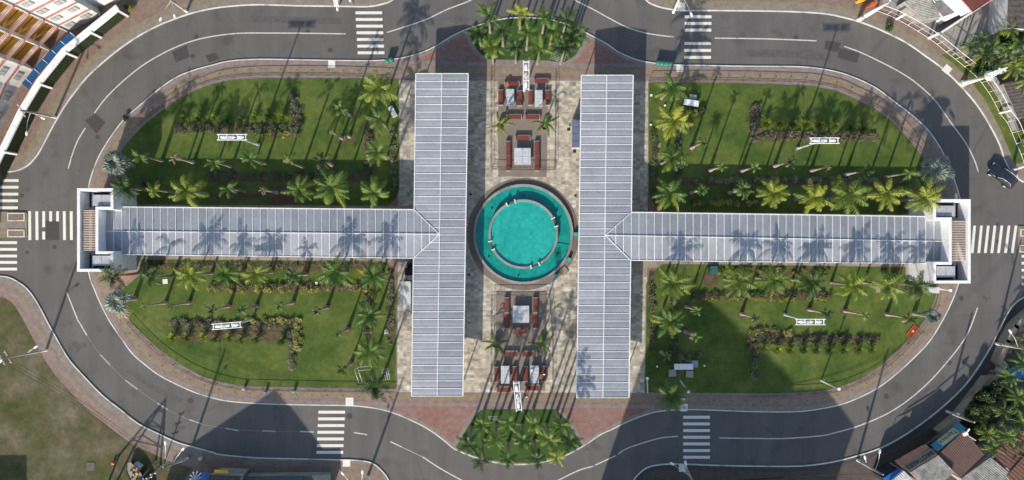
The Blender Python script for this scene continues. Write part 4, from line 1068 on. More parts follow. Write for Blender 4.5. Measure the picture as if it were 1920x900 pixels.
tm = MB(); tm.tube([(0, 0, 0), (0, 0, .04), (0, 0, .14), (0, 0, .35), (0, 0, .6), (0, 0, 1)], [.27, .30, .25, .15, .11, .09], 10); TRUNKB = mesh_of(tm, 'bottle_trunk', ['trunk_pale'])
tm = MB(); tm.tube([(0, 0, 0), (0, 0, .3), (0, 0, 1)], [.36, .28, .24], 10); TRUNKF = mesh_of(tm, 'thick_trunk', ['trunk'])
COLS = {'g': 'leaf_green', 'y': 'leaf_yellow', 'o': 'leaf_olive', 'd': 'leaf_deep', 'x': 'leaf_dead', 's': 'leaf_silver', 'or': 'leaf_orange'}
pc = [0]
def palm(x, y, r, kind, col, label, group, H=None, name='palm_tree', trunk=None):
    pc[0] += 1; k = pc[0]
    if H is None: H = {'feather': 6.5, 'lop': 6.3, 'broad': 8.0, 'small': 5.8, 'round': 6.0, 'dead': 5.8, 'fan': 4.6, 'arch': 3.7, 'pot': 2.2}[kind]
    H *= rnd.uniform(.96, 1.04) if kind != 'pot' else 1
    p = W(x, y, H); root = empty(name, (p.x, p.y, .15), rnd.uniform(0, 6.28), label, 'palm', group)
    me = CR[kind][k % len(CR[kind])]
    c_ = bpy.data.objects.new('crown', me); COL.objects.link(c_); c_.parent = root; c_.location = (0, 0, H-.15)
    s_ = r/BASER[kind]*(1-H/100); c_.scale = (s_, s_, s_*rnd.uniform(.9, 1.1)); c_.rotation_euler = (rnd.uniform(-.22, .22), rnd.uniform(-.22, .22), 0)
    c_.material_slots[0].link = 'OBJECT'; c_.material_slots[0].material = M[COLS[col]]
    if kind in ('round',): c_.material_slots[1].link = 'OBJECT'; c_.material_slots[1].material = M[COLS[col]]
    if col == 'y' and kind in ('feather', 'broad'): c_.material_slots[1].link = 'OBJECT'; c_.material_slots[1].material = M['leaf_olive']
    if col == 'or': c_.material_slots[0].material = M['leaf_green']; c_.material_slots[1].link = 'OBJECT'; c_.material_slots[1].material = M['leaf_orange']
    if col == 'd' and kind in ('feather', 'broad', 'arch'): c_.material_slots[1].link = 'OBJECT'; c_.material_slots[1].material = M['leaf_green']
    tm_ = trunk or (TRUNKB if kind in ('small', 'dead', 'round') else (TRUNKF if kind in ('fan',) else TRUNK))
    t_ = bpy.data.objects.new('trunk', tm_); COL.objects.link(t_); t_.parent = root; t_.scale = (1, 1, H-.25)
    if kind == 'pot': t_.scale = (.5, .5, H-.25)
    if kind in ('small', 'dead', 'round'): soil_disc(960+p.x*S, 450-p.y*S, rnd.uniform(6.5, 9))
    elif kind == 'feather': soil_disc(960+p.x*S, 450-p.y*S, 5)
    return root
ORD = ['first', 'second', 'third', 'fourth', 'fifth', 'sixth', 'seventh', 'eighth', 'ninth', 'tenth', 'eleventh', 'twelfth']
DESC = {('feather', 'g'): 'green feather palm', ('feather', 'y'): 'yellow-green feather palm', ('feather', 'o'): 'olive green feather palm', ('feather', 'd'): 'dark green feather palm', ('feather', 'or'): 'green feather palm with orange fronds',
        ('lop', 'g'): 'lopsided green palm', ('lop', 'o'): 'lopsided olive palm', ('lop', 'd'): 'lopsided dark palm', ('small', 'g'): 'thin palm with tiny crown', ('small', 'd'): 'thin palm with tiny dark crown', ('small', 'o'): 'thin palm with tiny olive crown',
        ('dead', 'x'): 'dry brown palm', ('round', 'g'): 'round-crowned green palm', ('fan', 's'): 'silver fan palm', ('arch', 'g'): 'arching green palm', ('arch', 'd'): 'dark arching palm', ('arch', 'o'): 'olive arching palm',
        ('broad', 'g'): 'green palm', ('broad', 'y'): 'yellow palm', ('broad', 'o'): 'olive palm', ('broad', 'd'): 'dark green palm', ('broad', 'or'): 'palm with an orange frond', ('pot', 'g'): 'sparse palm', ('pot', 'o'): 'sparse olive palm'}
def row(items, where, group, order='from left'):
    for i, (x, y, r, kind, col) in enumerate(items):
        palm(x, y, r, kind, col, '%s, %s %s in %s' % (DESC[(kind, col)], ORD[i], order, where), group)
g1 = 'palms on the four lawns'
row([(262,292,19,'lop','g'),(327,296,15,'dead','x'),(401,304,19,'lop','g'),(470,298,24,'lop','g'),(544,305,25,'lop','o'),(604,302,17,'small','d')], 'the middle row, upper left lawn', g1)
row([(290,356,19,'lop','o'),(352,358,35,'feather','o'),(427,353,21,'lop','g'),(493,356,11,'dead','x'),(561,355,31,'feather','o'),(623,351,39,'feather','g'),(702,360,30,'feather','g')], 'the row above the left walkway', g1)
row([(707,167,39,'feather','o'),(709,223,29,'lop','g'),(709,287,29,'feather','g')], 'the right column, upper left lawn', g1, 'from the top')
palm(639,203,14,'small','g','thin palm with small crown near the top of the upper left lawn', g1)
palm(622,248,6,'dead','x','thin bare palm left of the tan bed column, upper left lawn', g1)
palm(647,251,8,'small','g','tiny sprig palm beside the bare thin palm, upper left lawn', g1, H=3)
palm(217,306,37,'fan','s','silver fan palm at the left tip of the upper left lawn', g1)
palm(236,352,31,'feather','d','dark green palm above the left gatehouse', g1)
# lower left
palm(221,564,38,'fan','s','silver fan palm at the left tip of the lower left lawn', g1)
palm(213,517,28,'feather','d','dark palm beside the lower box of the left gatehouse', g1)
row([(283,521,29,'lop','d'),(359,516,34,'feather','y'),(425,513,29,'feather','g'),(481,514,29,'feather','o'),(551,517,18,'small','d'),(630,513,38,'feather','g'),(700,515,31,'feather','or')], 'the row below the left walkway', g1)
row([(272,574,7,'small','g'),(319,574,6,'small','d'),(398,581,10,'small','d'),(453,581,10,'small','d'),(524,574,9,'small','g'),(594,583,9,'small','d'),(635,626,7,'small','d'),(641,694,10,'small','d')], 'the thin row, lower left lawn', g1)
row([(694,591,32,'feather','g'),(694,659,33,'feather','o'),(703,723,34,'feather','d')], 'the right column, lower left lawn', g1, 'from the top')
# upper right
row([(1260,166,32,'feather','g'),(1264,228,37,'feather','y'),(1259,297,31,'feather','g')], 'the left column, upper right lawn', g1, 'from the top')
row([(1317,267,10,'small','d'),(1353,312,9,'small','g'),(1416,313,10,'small','g'),(1482,303,12,'small','d'),(1552,313,9,'dead','x'),(1622,320,14,'small','d'),(1704,324,18,'lop','g')], 'the middle row, upper right lawn', g1)
row([(1255,363,33,'feather','g'),(1316,356,13,'round','g'),(1393,356,19,'round','g'),(1449,362,32,'feather','y'),(1527,370,34,'feather','y'),(1593,367,40,'feather','o'),(1661,365,34,'feather','y'),(1732,372,39,'feather','y')], 'the row above the right walkway', g1)
palm(1755,319,39,'fan','s','large silver fan palm above the right gatehouse', g1)
# lower right
row([(1264,531,38,'feather','o'),(1386,528,35,'feather','o'),(1449,525,33,'feather','o'),(1520,529,32,'feather','d'),(1600,535,33,'feather','y'),(1664,535,36,'feather','o'),(1720,535,29,'feather','d')], 'the row below the right walkway', g1)
row([(1306,582,10,'small','g'),(1303,631,10,'small','o'),(1415,596,8,'small','d'),(1550,588,10,'small','d'),(1622,591,10,'small','g'),(1703,597,13,'small','d')], 'the thin row, lower right lawn', g1)
palm(1256,603,35,'feather','g','green feather palm between the brown bed and the strip, lower right lawn', g1)
palm(1258,744,35,'feather','g','green palm at the bottom left corner of the lower right lawn', g1)
palm(1251,668,9,'small','d','leaning thin palm among the bushes near the white slab table', g1, H=4.2)
palm(1749,594,23,'fan','s','small silver fan palm at the right tip of the lower right lawn', g1)
g2 = 'palms on the round beds'
row([(898,61,24,'broad','d'),(916,28,25,'broad','g'),(922,90,25,'broad','o'),(942,56,22,'broad','d'),(968,89,21,'broad','d'),(976,24,23,'broad','y'),(990,61,22,'broad','or'),(1012,91,25,'broad','o'),(1022,30,22,'broad','g'),(1036,58,24,'broad','g'),(1059,90,26,'broad','d'),(1062,37,23,'broad','d')], 'the upper round palm bed', g2)
palm(1080,64,27,'broad','d','dark green palm overhanging the right end of the upper round palm bed', g2)
palm(1071,72,23,'broad','d','dark palm just left of the rightmost one in the upper round bed', g2)
row([(878,831,24,'broad','d'),(902,863,20,'broad','d'),(904,795,21,'broad','g'),(929,825,21,'broad','g'),(952,861,19,'broad','g'),(954,792,21,'broad','g'),(980,825,21,'broad','g'),(1004,793,22,'broad','g'),(1005,859,22,'broad','d'),(1030,825,23,'broad','o'),(1044,855,20,'broad','y'),(1052,798,21,'broad','g')], 'the lower round palm bed', g2)
palm(1069,827,24,'broad','d','dark green palm at the right edge of the lower round palm bed', g2)
# potted palms in the plaza
for k, (x, y, bx_, by_, l) in enumerate(((938,233,939,237,'upper left'),(1022,232,1021,239,'upper right'),(930,645,933,640,'lower left'),(1014,645,1015,640,'lower right'))):
    palm(x, y, 27, 'pot', 'g' if k % 2 else 'o', 'sparse palm growing from the round pot at %s of the seating areas' % l, 'potted plaza palms', H=2.4, name='potted_palm')
    pr = empty('plant_pot', G(bx_ if k < 2 else x, by_ if k < 2 else y-1, z0+.016), 0, 'round clay pot under the sparse palm at %s of the seating areas' % l, 'pot', 'plaza plant pots')
    MB().lathe((0, 0, 0), [(.35, 0), (.5, .5), (.56, .85), (.48, .85), (.46, .7)], 18).build('pot', 'brown_sign', pr); MB().lathe((0, 0, 0), [(.01, .72), (.47, .72)], 18).build('soil', 'soil', pr)

# ------------------------------------------------------------------ rosettes
def rosette(seed):
    rg = random.Random(seed); mb = MB()
    for k in range(54):
        a = k*2.39996; u = k/54; e = lerp(1.35, .12, u); L = .78*rg.uniform(.85, 1.1)
        d = Vector((math.cos(a)*math.cos(e), math.sin(a)*math.cos(e), math.sin(e))); side = Vector((-math.sin(a), math.cos(a), 0))
        b0 = Vector((0, 0, .28*(1-u)+.1)); m_ = b0+d*L*.55; tip = b0+d*L+Vector((0, 0, -.12*L))
        mb.add([b0-side*.02, b0+side*.02, m_+side*.05, m_-side*.05, tip], [(0, 1, 2, 3), (3, 2, 4)], 1 if u < .3 else 0)
    return mb
ROS = [mesh_of(rosette(s), 'rosette', ['leaf_bush', 'leaf_olive']) for s in (1, 2, 3)]
def agaves(L_, where, yel=()):
    for i, (x, y) in enumerate(L_):
        r = empty('agave', G(x, y, .17), rnd.uniform(0, 6), '%s spiky rosette, %s from left in %s row' % ('yellow-green' if i in yel else 'green', ORD[i], where), 'plant', 'spiky rosettes in rows')
        c_ = bpy.data.objects.new('leaves', ROS[i % 3]); COL.objects.link(c_); c_.parent = r; s_ = rnd.uniform(1.15, 1.5); c_.scale = (s_, s_, s_*1.15)
        c_.material_slots[0].link = 'OBJECT'; c_.material_slots[0].material = M['leaf_olive' if i in yel else 'leaf_bush']
        c_.material_slots[1].link = 'OBJECT'; c_.material_slots[1].material = M['leaf_yellow' if i in yel else 'leaf_olive']
        MB().tube([(0, 0, 0), (0, 0, .3)], [.12, .06], 6).build('stem', 'trunk', r)
agaves([(350,224),(377,224),(406,222.5),(430,228),(456,227),(481,221.5),(507,219),(534,221.5)], 'the upper left lawn', (0, 2, 5, 7))
agaves([(329,632),(355,631.5),(385,630),(407,634),(434,632),(456,634.5),(485,634),(533,637)], 'the lower left lawn', (0, 2))
agaves([(1433,232.5),(1458,233),(1483,235),(1507,234.5),(1531,236.5),(1561,238.5),(1590,242),(1613,244)], 'the upper right lawn', (0, 1, 3, 5))
agaves([(1428,650),(1452,653),(1477,654.5),(1502,653),(1525,654),(1550,655),(1576,654),(1604,654),(1629,654.5)], 'the lower right lawn', (1, 2, 8))

# ------------------------------------------------------------------ hedges and bushes
def leaf_cloud(mb, rg, n, fn, size, nm):
    for _ in range(n):
        p, mi = fn(rg); p = Vector(p)
        a = rg.uniform(0, 6.28); e = rg.uniform(-.2, 1.2); d = Vector((math.cos(a)*math.cos(e), math.sin(a)*math.cos(e), math.sin(e)))
        s_ = Vector((-math.sin(a), math.cos(a), rg.uniform(-.4, .4)))*size*rg.uniform(.25, .45); l = size*rg.uniform(.7, 1.3)
        mb.add([p, p+d*l*.5+s_, p+d*l, p+d*l*.5-s_], [(0, 1, 2, 3)], mi)
def hedge(rects, mats, label, h=.48, dens=210, size=.17, edge=None, group='planted hedge strips', soil=True):
    """rects: (x0,y0,x1,y1) in photo pixels on the ground; edge: {mat index: (side, px)}"""
    rg = random.Random(hash(label) % 9999 if False else len(label)*31+int(rects[0][0]))
    x0, y0 = rects[0][:2]; base = G(x0, y0, .17); r = empty('hedge', base, 0, label, 'hedge', group)
    mb = MB(); sm = MB()
    for q_ in rects:
        xa, ya, xb, yb = q_[:4]; area = (xb-xa)*(yb-ya)/S/S
        ncl = max(3, int(area*5))
        cl = [(rg.uniform(xa, xb), rg.uniform(ya, yb), rg.uniform(.2, .46), rg.random()) for _ in range(ncl)]
        if soil: soil_rect(xa-1, ya-1, xb+1, yb+1)
        for cx, cy, cr, t in cl:
            c_ = G(cx, cy, 0)-base; c_.z = 0
            mi = 0 if t < .5 else (1 if t < .8 else min(2, len(mats)-1))
            if edge is not None:
                if edge[0] == 's' and cy > yb-edge[1]: mi = edge[2]
                elif edge[0] == 'n' and cy < ya+edge[1]: mi = edge[2]
                elif mi == edge[2]: mi = 1
            hh = h*rg.uniform(.5, 1.1)
            sm.tube([c_, c_+Vector((0, 0, hh*.8))], .02, 4)
            def fn(g_, c_=c_, cr=cr, hh=hh, mi=mi):
                a = g_.uniform(0, 6.28); rr = cr*math.sqrt(g_.random()); z = hh*(.3+.7*g_.random())*(1-.4*(rr/cr)**2)
                return (c_.x+rr*math.cos(a), c_.y+rr*math.sin(a), z), mi
            leaf_cloud(mb, rg, int(dens/4.2*(cr/.3)**1.5), fn, size, 3)
    mb.build('foliage', mats, r)
PL = ['leaf_pale', 'leaf_bush', 'leaf_pink']
hedge([(333,236,480,248),(480,236,560,246),(546,205,566,236)], PL, 'pale and pinkish hedge shaped like an L on the upper left lawn', edge=None)
hedge([(548,176,560,204)], ['leaf_pale', 'leaf_bush', 'leaf_bush'], 'short grey-green hedge at the top end of the upper left L-hedge')
hedge([(480,249,562,257)], ['flower', 'leaf_olive', 'leaf_bush'], 'yellow-green border strip below the right end of the upper left hedge')
hedge([(390,325,690,332)], ['leaf_pale', 'leaf_bush', 'leaf_pale'], 'pale shrub row in the shade between the two palm rows, upper left lawn'); soil_rect(392, 330, 686, 341)
hedge([(684,232,698,330)], PL, 'tan hedge column beside the right palms of the upper left lawn')
hedge([(734,240,741,365)], PL, 'narrow brown hedge strip by the right edge of the upper left lawn', .3)
soil_rect(396, 364, 500, 373); soil_rect(505, 348, 560, 384)
hedge([(316,601,420,613),(420,604,545,615)], ['leaf_pink', 'leaf_pale', 'leaf_pink'], 'pinkish dry hedge row on the lower left lawn')
hedge([(462,598,566,605),(554,606,566,655)], ['flower', 'leaf_olive', 'flower'], 'yellow-green border round the corner of the lower left hedge')
hedge([(543,620,553,694)], ['leaf_pale', 'leaf_pale', 'leaf_bush'], 'grey-green hedge column hanging below the lower left hedge')
soil_rect(330, 620, 545, 640)
hedge([(393,532,690,546)], ['leaf_pink', 'leaf_bush', 'flower'], 'long hedge with yellow lower edge on the lower left lawn', edge=('s', 4.5, 2))
hedge([(683,550,696,640)], PL, 'tan hedge column beside the right palms of the lower left lawn')
hedge([(728,505,736,645)], PL, 'narrow tan hedge strip by the right edge of the lower left lawn', .3)
hedge([(270,494,722,503)], ['leaf_pink', 'leaf_bush', 'leaf_pink'], 'low reddish hedge along the underside of the left walkway', .35, 45)
hedge([(1406,195,1424,250),(1406,250,1640,264)], ['leaf_pink', 'leaf_pale', 'leaf_pink'], 'pinkish hedge shaped like an L on the upper right lawn')
hedge([(1275,334,1700,341)], ['leaf_pale', 'leaf_bush', 'leaf_pale'], 'pale shrub row in the shade between the two palm rows, upper right lawn'); soil_rect(1272, 338, 1700, 348)
hedge([(1296,378,1460,384)], ['flower', 'leaf_bush', 'leaf_olive'], 'yellow-green strip just above the right walkway', .35)
hedge([(1264,240,1274,345)], PL, 'brown hedge column beside the left palms of the upper right lawn')
hedge([(1223,245,1230,372)], PL, 'narrow brown hedge strip by the left edge of the upper right lawn', .3)
hedge([(1400,618,1488,629),(1400,629,1409,656)], ['flower', 'leaf_pink', 'leaf_olive'], 'yellow and red border round the corner of the lower right hedge')
hedge([(1410,630,1645,641)], ['leaf_pink', 'leaf_pale', 'leaf_pink'], 'pinkish dry hedge row on the lower right lawn')
hedge([(1408,642,1420,710)], ['leaf_pale', 'leaf_pink', 'leaf_bush'], 'grey-green hedge column hanging below the lower right hedge')
hedge([(1296,549,1556,562)], ['leaf_pink', 'leaf_bush', 'flower'], 'long hedge with yellow lower edge on the lower right lawn', edge=('s', 4.5, 2))
hedge([(1345,505,1556,513)], ['leaf_olive', 'leaf_bush', 'flower'], 'yellow-green hedge along the underside of the right walkway', .4)
hedge([(1219,515,1227,655)], PL, 'narrow brown hedge strip by the left edge of the lower right lawn', .3)
hedge([(1257,560,1271,600),(1257,625,1270,668)], ['leaf_pink', 'leaf_bush', 'leaf_pink'], 'brown hedge column beside the left palms of the lower right lawn')
soil_rect(1318, 512, 1346, 535)
def bush(x, y, r, mats, label, h=None, group='single bushes'):
    rg = random.Random(int(x*7+y)); h = h or r/S*1.1; b = G(x, y, .15); root = empty('bush', b, 0, label, 'bush', group)
    mb = MB(); sm = MB()
    for k in range(int(7+r*.5)):
        a = rg.uniform(0, 6.28); rr = r/S*.75*math.sqrt(rg.random()); c_ = Vector((rr*math.cos(a), rr*math.sin(a), h*rg.uniform(.4, .8))); cr = r/S*rg.uniform(.25, .5)
        sm.tube([(0, 0, 0), c_*.5, c_], .025, 4)
        mi = rg.choice([0, 0, 1, len(mats)-1])
        def fn(g_, c_=c_, cr=cr, mi=mi):
            v_ = Vector((g_.gauss(0, 1), g_.gauss(0, 1), g_.gauss(0, .8))).normalized()*cr*g_.uniform(.5, 1); q_ = c_+v_; return (q_.x, q_.y, max(.05, q_.z)), mi
        leaf_cloud(mb, rg, int(60+cr*160), fn, .17, 3)
    mb.build('foliage', mats, root); sm.build('stems', 'trunk', root)
for x, y, r, m_, l in ((1250,676,9,['leaf_bush','leaf_pale'],'green bush at the left end of the long white slab table'),(1258,662,8,['leaf_bush','leaf_pink'],'bush at the foot of the brown bed, lower right lawn'),(1272,669,9,['leaf_bush','leaf_pale'],'bush above the left half of the long white slab table'),(1288,671,8,['leaf_bush','leaf_pale'],'bush above the right half of the long white slab table'),(1309,664,6,['leaf_bush','leaf_pale'],'small bush right of the stool behind the slab table'),
   (1290,209,8,['leaf_pale','leaf_bush'],'pale bush below the tilted white slab table'),(1300,214,8,['flower','leaf_bush'],'yellowish bush below the right end of the tilted slab table'),(1314,209,8,['leaf_bush','leaf_pale'],'green bush right of the tilted white slab table'),
   (283,498,9,['leaf_pink','leaf_bush'],'reddish bush by the slab path of the left gatehouse'),(300,496,8,['leaf_pink','leaf_bush'],'dark red bush second from the left gatehouse slab'),(1672,518,10,['leaf_pink','leaf_bush'],'reddish bush left of the slab path at the right gatehouse'),(1655,512,8,['leaf_bush','leaf_pale'],'green bush left of the reddish one by the right gatehouse'),(1701,541,10,['leaf_dead','leaf_bush'],'dry brown bush under the dark palm by the right gatehouse'),
   (1690,391,9,['leaf_bush','leaf_pink'],'dark bush in the shade above the right walkway end'),(272,345,8,['leaf_bush','leaf_pink'],'dark bush in the shade beside the left gatehouse palm'),(547,180,7,['leaf_pale','leaf_bush'],'grey-green bush topping the short hedge, upper left lawn'),
   (1665,53,8,['leaf_dark','leaf_bush'],'small dark bush on the pavement below the upper right fence'),(246,17,9,['flower','leaf_bush'],'yellow-green bush at the right end of the white-topped wall'),(237,222,5,['leaf_bush','leaf_dark'],'tiny plant at the kerb left of the upper left lawn')):
    bush(x, y, r, m_, l)
sb = MB()
for Q in SOIL: 
    try: sb.sheet(gp(Q), .176)
    except Exception: pass
# soil sheets overlap here and there: stagger them a little
zz = 0; idx = 0
v_ = sb.v[:]; o_ = 0
for k, Q in enumerate(SOIL):
    for i in range(len(Q)): v_[o_+i] = (v_[o_+i][0], v_[o_+i][1], .174+.0013*(k % 12))
    o_ += len(Q)
sb.v = v_
struct('bed_soil', sb, 'soil')
# ================================================================== BEYOND THE ROAD
def ribbed_roof(mb, a, b, c_, d, step=.27, amp=.022, mi=0):
    """a-b eave, d-c_ ridge side (a->d is the fall line); ridges run along the fall line"""
    a, b, c_, d = map(Vector, (a, b, c_, d)); n = max(2, int((b-a).length/step)*2); vs = []
    for i in range(n+1):
        t = i/n; h = amp if i % 2 else -amp
        p = a.lerp(b, t); q_ = d.lerp(c_, t); vs += [(p.x, p.y, p.z+h), (q_.x, q_.y, q_.z+h)]
    mb.add(vs, [(2*i, 2*i+2, 2*i+3, 2*i+1) for i in range(n)], mi)
def shed(name, label, cat, corners, roof, wall='offwhite', group='houses and shops round the square', overhang=.0, ribs=True, step=.27, extra=None):
    """corners: four (x,y,z) measured at roof height, order eave-left, eave-right, ridge-right, ridge-left"""
    P = [W(*q_) for q_ in corners]; c0 = sum(P, Vector())/4; base = Vector((c0.x, c0.y, .1))
    r = empty(name, base, 0, label, cat, group)
    L_ = [p-base for p in P]; mb = MB()
    if ribs: ribbed_roof(mb, *L_, step=step)
    else: mb.add([tuple(p) for p in L_], [(0, 1, 2, 3)])
    mb.build('roof', roof, r)
    w = MB(); In = [p.lerp(sum(L_, Vector())/4, .04) for p in L_]
    for i in range(4):
        p, q_ = In[i], In[(i+1) % 4]
        w.add([(p.x, p.y, 0), (q_.x, q_.y, 0), (q_.x, q_.y, q_.z-.12), (p.x, p.y, p.z-.12)], [(0, 1, 2, 3)])
    w.build('wall', wall, r)
    return r, base
# ---- upper left apartment block
HB = 17.0
FP = [(190,29),(130,60),(96,95),(63,130),(37,165),(5,240),(-40,345)]          # facade line on the ground
body = [G(x, y) for x, y in FP] + [G(-330,345), G(-330,-330), G(60,-330)]
ap = empty('apartment_block', G(0, 60, 0), 0, 'white apartment block with pink floor bands and orange balconies at the top left', 'building', 'houses and shops round the square')
inv = Matrix.Translation(-ap.location)
def apart(mb, name, mats):
    o = mb.build(name, mats, ap); o.matrix_parent_inverse = inv; return o
inset = [G(x, y) for x, y in offset(FP, 20)]
apart(MB().prism(body[:2]+[inset[1], inset[2], inset[3]]+body[3:], .1, HB), 'wall', 'offwhite')
def seg(i, t): return G(*[lerp(FP[i][k], FP[i+1][k], t) for k in (0, 1)])
def outw(i):
    a, b = G(*FP[i]), G(*FP[i+1]); d = (b-a).normalized(); n_ = Vector((-d.y, d.x, 0))
    return n_ if n_.dot(-a) > 0 else -n_
for fl in range(1, 7):
    z = 2.85*fl
    mb = MB()
    for i in range(len(FP)-1):
        a, b = G(*FP[i]), G(*FP[i+1]); n_ = outw(i); d = (b-a).normalized()
        prot = .28 if i in (1, 2) else .12
        mb.box(((a+b)/2+n_*prot/2+Vector((0, 0, z))), ((b-a).length+.1, prot, .36), math.atan2(d.y, d.x))
    apart(mb, 'floor_band', 'pink')
for i, n in ((0, 2), (3, 1), (4, 2), (5, 2)):
    a, b = G(*FP[i]), G(*FP[i+1]); n_ = outw(i); ang = math.atan2((b-a).y, (b-a).x)
    for fl in range(6):
        for k in range(n):
            if i == 0 and k > 1: continue
            p = a.lerp(b, (k+.5)/n)+Vector((0, 0, 2.85*fl+1.7)); w = apart(MB().box(p+n_*.03, (1.25, .1, 1.15), ang), 'window', 'concrete')
            for s_ in (-.29, .29):
                q_ = apart(MB().box(p+n_*.07+Vector((math.cos(ang)*s_, math.sin(ang)*s_, 0)), (.46, .06, .92), ang), 'pane', 'box_grey'); q_.parent = w; q_.matrix_parent_inverse = Matrix.Identity(4)
for i in (1, 2):
    a, b = G(*FP[i]), G(*FP[i+1]); n_ = outw(i); d = (b-a).normalized(); ang = math.atan2(d.y, d.x); Lg = (b-a).length
    for fl in range(6):
        z = 2.85*fl
        for k in range(1):
            p = a.lerp(b, .5)-n_*1.2+Vector((0, 0, z+1.45)); apart(MB().box(p, (Lg-.1, .08, 2.6), ang), 'balcony_wall', 'orange_wall')
        for k in range(2):
            p = a.lerp(b, k)-n_*.5+Vector((0, 0, z+1.45)); apart(MB().box(p, (.16, 1.5, 2.6), ang), 'partition_wall', 'white')
        rr = MB()
        for hz in (.45, .8, 1.05): rr.tube([a+n_*.5+Vector((0, 0, z+hz)), b+n_*.5+Vector((0, 0, z+hz))], .025, 5)
        apart(rr, 'balcony_rail', 'pale_metal')
# blue glass awning between facade and wall
aw = empty('glass_awning', G(90, 110), 0, 'curved blue glass awning between the apartment block and the white-topped wall', 'awning')
A_ = [(131,60),(97,94),(63,130),(33,165)]; B_ = [(141,69),(106,104),(76,136),(47,178)]
mb = MB(); n = 10
CA = resample(catmull(A_, False, 6), 12); CB = resample(catmull(B_, False, 6), 12); n = min(len(CA), len(CB))
mb.strip([W(x, y, 2.6)-aw.location for x, y in CA[:n]], [W(x, y, 2.35)-aw.location for x, y in CB[:n]]); mb.build('glass_sheet', plain('blue_glass', (.015, .06, .15), .12, .7), aw)
mb = MB()
for i in range(0, n, 2): mb.tube([W(*CA[i], 2.63)-aw.location, W(*CB[i], 2.38)-aw.location], .04, 5)
mb.build('glazing_bar', 'white', aw)
# street wall with the broad white cap
WT = [(233,10),(224,18),(176,57),(124,99),(78,156),(44,212),(6,290),(-30,365)]
HWL = 2.5
wl = empty('perimeter_wall', G(120, 110), 0, 'ivy-dark street wall with a broad white cap before the apartment block', 'wall')
def wp(x, y, z): p = W(x, y, HWL)-wl.location; p.z = z; return p
outer_ = [wp(x, y, 0) for x, y in WT[1:]]; innr = [wp(x, y, 0) for x, y in offset(WT[1:], 12)]
def zz_(L_, z): return [Vector((p.x, p.y, z)) for p in L_]
mb = MB(); mb.strip(zz_(innr, HWL), zz_(outer_, HWL)); mb.strip(zz_(outer_, HWL), zz_(outer_, HWL-.25)); mb.strip(zz_(innr, HWL), zz_(innr, HWL-.25)); mb.strip(zz_(innr, HWL-.25), zz_(outer_, HWL-.25)); mb.build('cap', 'white', wl)
mb = MB(); mid = [(a+(b-a)*.12) for a, b in zip(outer_, innr)]; mb.strip(zz_(mid, .1), zz_(mid, HWL-.26)); mb.build('grille_wall', 'ivy', wl)
for x, y in ((222,20),(171,61),(124,99),(76,158),(8,285)):
    p = wp(x, y, 0); MB().box((p.x, p.y, HWL/2+.1), (.30, .26, HWL), R(40)).build('pier', 'white', wl)
mb = MB()
for i in range(len(outer_)-1):
    a, b = outer_[i], outer_[i+1]; n = int((b-a).length/.45)
    for k in range(n):
        p = a.lerp(b, k/n); mb.box((p.x, p.y, 1.2), (.05, .05, 2.2))
mb.build('bars', 'black', wl)
gt = empty('entrance_panels', G(132, 120), 0, 'two white gate panels in the ivy street wall at the entrance', 'gate')
for x, y in ((131,106),(101,141)):
    MB().box(G(x, y, 1.1)-gt.location, (1.5, .12, 2.0), R(50)).build('panel', 'white', gt)
# grey canopies behind, top edge
shed('side_building', 'grey flat-roofed outbuilding behind the right end of the apartment block', 'building', [(150,3,3.2),(205,-12,3.2),(170,-60,3.2),(120,-45,3.2)], 'dark_roof', ribs=False)

# ---- upper right: fence, houses
FB = [(1641,20),(1680,36),(1740,72),(1778,102),(1818,134),(1837,153),(1858,183),(1873,212),(1888,232),(1901,262),(1915,295),(1925,330)]
fn_ = empty('white_fence', G(1740, 72, z0), 0, 'tall white open-frame fence curving along the upper right pavement', 'fence')
def fp(x, y, z): p = G(x, y, z)-fn_.location; return p
C_ = catmull(FB, False, 5); 
MB().tube([fp(x, y, 2.35) for x, y in C_], .045, 6).build('top_rail', 'offwhite', fn_)
MB().tube([fp(x, y, .18) for x, y in C_], .035, 6).build('bottom_rail', 'offwhite', fn_)
MB().tube([fp(x, y, 1.25) for x, y in C_], .025, 5).build('middle_rail', 'pale_metal', fn_)
for x, y in resample(C_, 22): MB().tube([fp(x, y, 0), fp(x, y, 2.35)], .035, 6).build('post', 'offwhite', fn_)
for x, y in ((1740,72),(1641,20),(1680,36),(1873,212)): MB().box(fp(x, y, 1.2), (.3, .25, 2.4), R(-30)).build('pier', 'offwhite', fn_)
sg_ = empty('street_banner', G(1615, 10, z0), 0, 'yellow and orange banner stand beside a white post at the top edge', 'banner')
MB().box((-.2, .5, 1.2), (1.7, .35, 1.9), R(20)).build('yellow_panel', 'yellow', sg_); MB().box((1.0, -.2, .8), (1.1, .35, 1.4), R(15)).build('orange_panel', 'orange', sg_)
street_lamp((1609,38), (1668,3), 8.0, [], 'thick white post leaning past the yellow and orange banner', mat='offwhite', rb=.3)
struct('yard', MB().sheet(gp([(1650,-80),(1655,10),(1690,30),(1745,64),(1790,100),(1850,120),(1930,90),(1990,-80)]), z0+.004), 'concrete')
struct('yard', MB().sheet(gp([(1700,8),(1740,-10),(1785,35),(1750,62)]), z0+.009), 'floor_tile')
bw = empty('boundary_wall', G(1750, 66), 0, 'thin pale boundary wall running up from the white fence to the red roof', 'wall')
a, b = G(1748,69)-bw.location, G(1880,-18)-bw.location; d = b-a
MB().box((a+b)/2+Vector((0, 0, 1.1)), (d.length, .18, 2.2), math.atan2(d.y, d.x)).build('wall', 'concrete', bw); MB().box((a+b)/2+Vector((0, 0, 2.24)), (d.length, .28, .08), math.atan2(d.y, d.x)).build('coping', 'offwhite', bw)
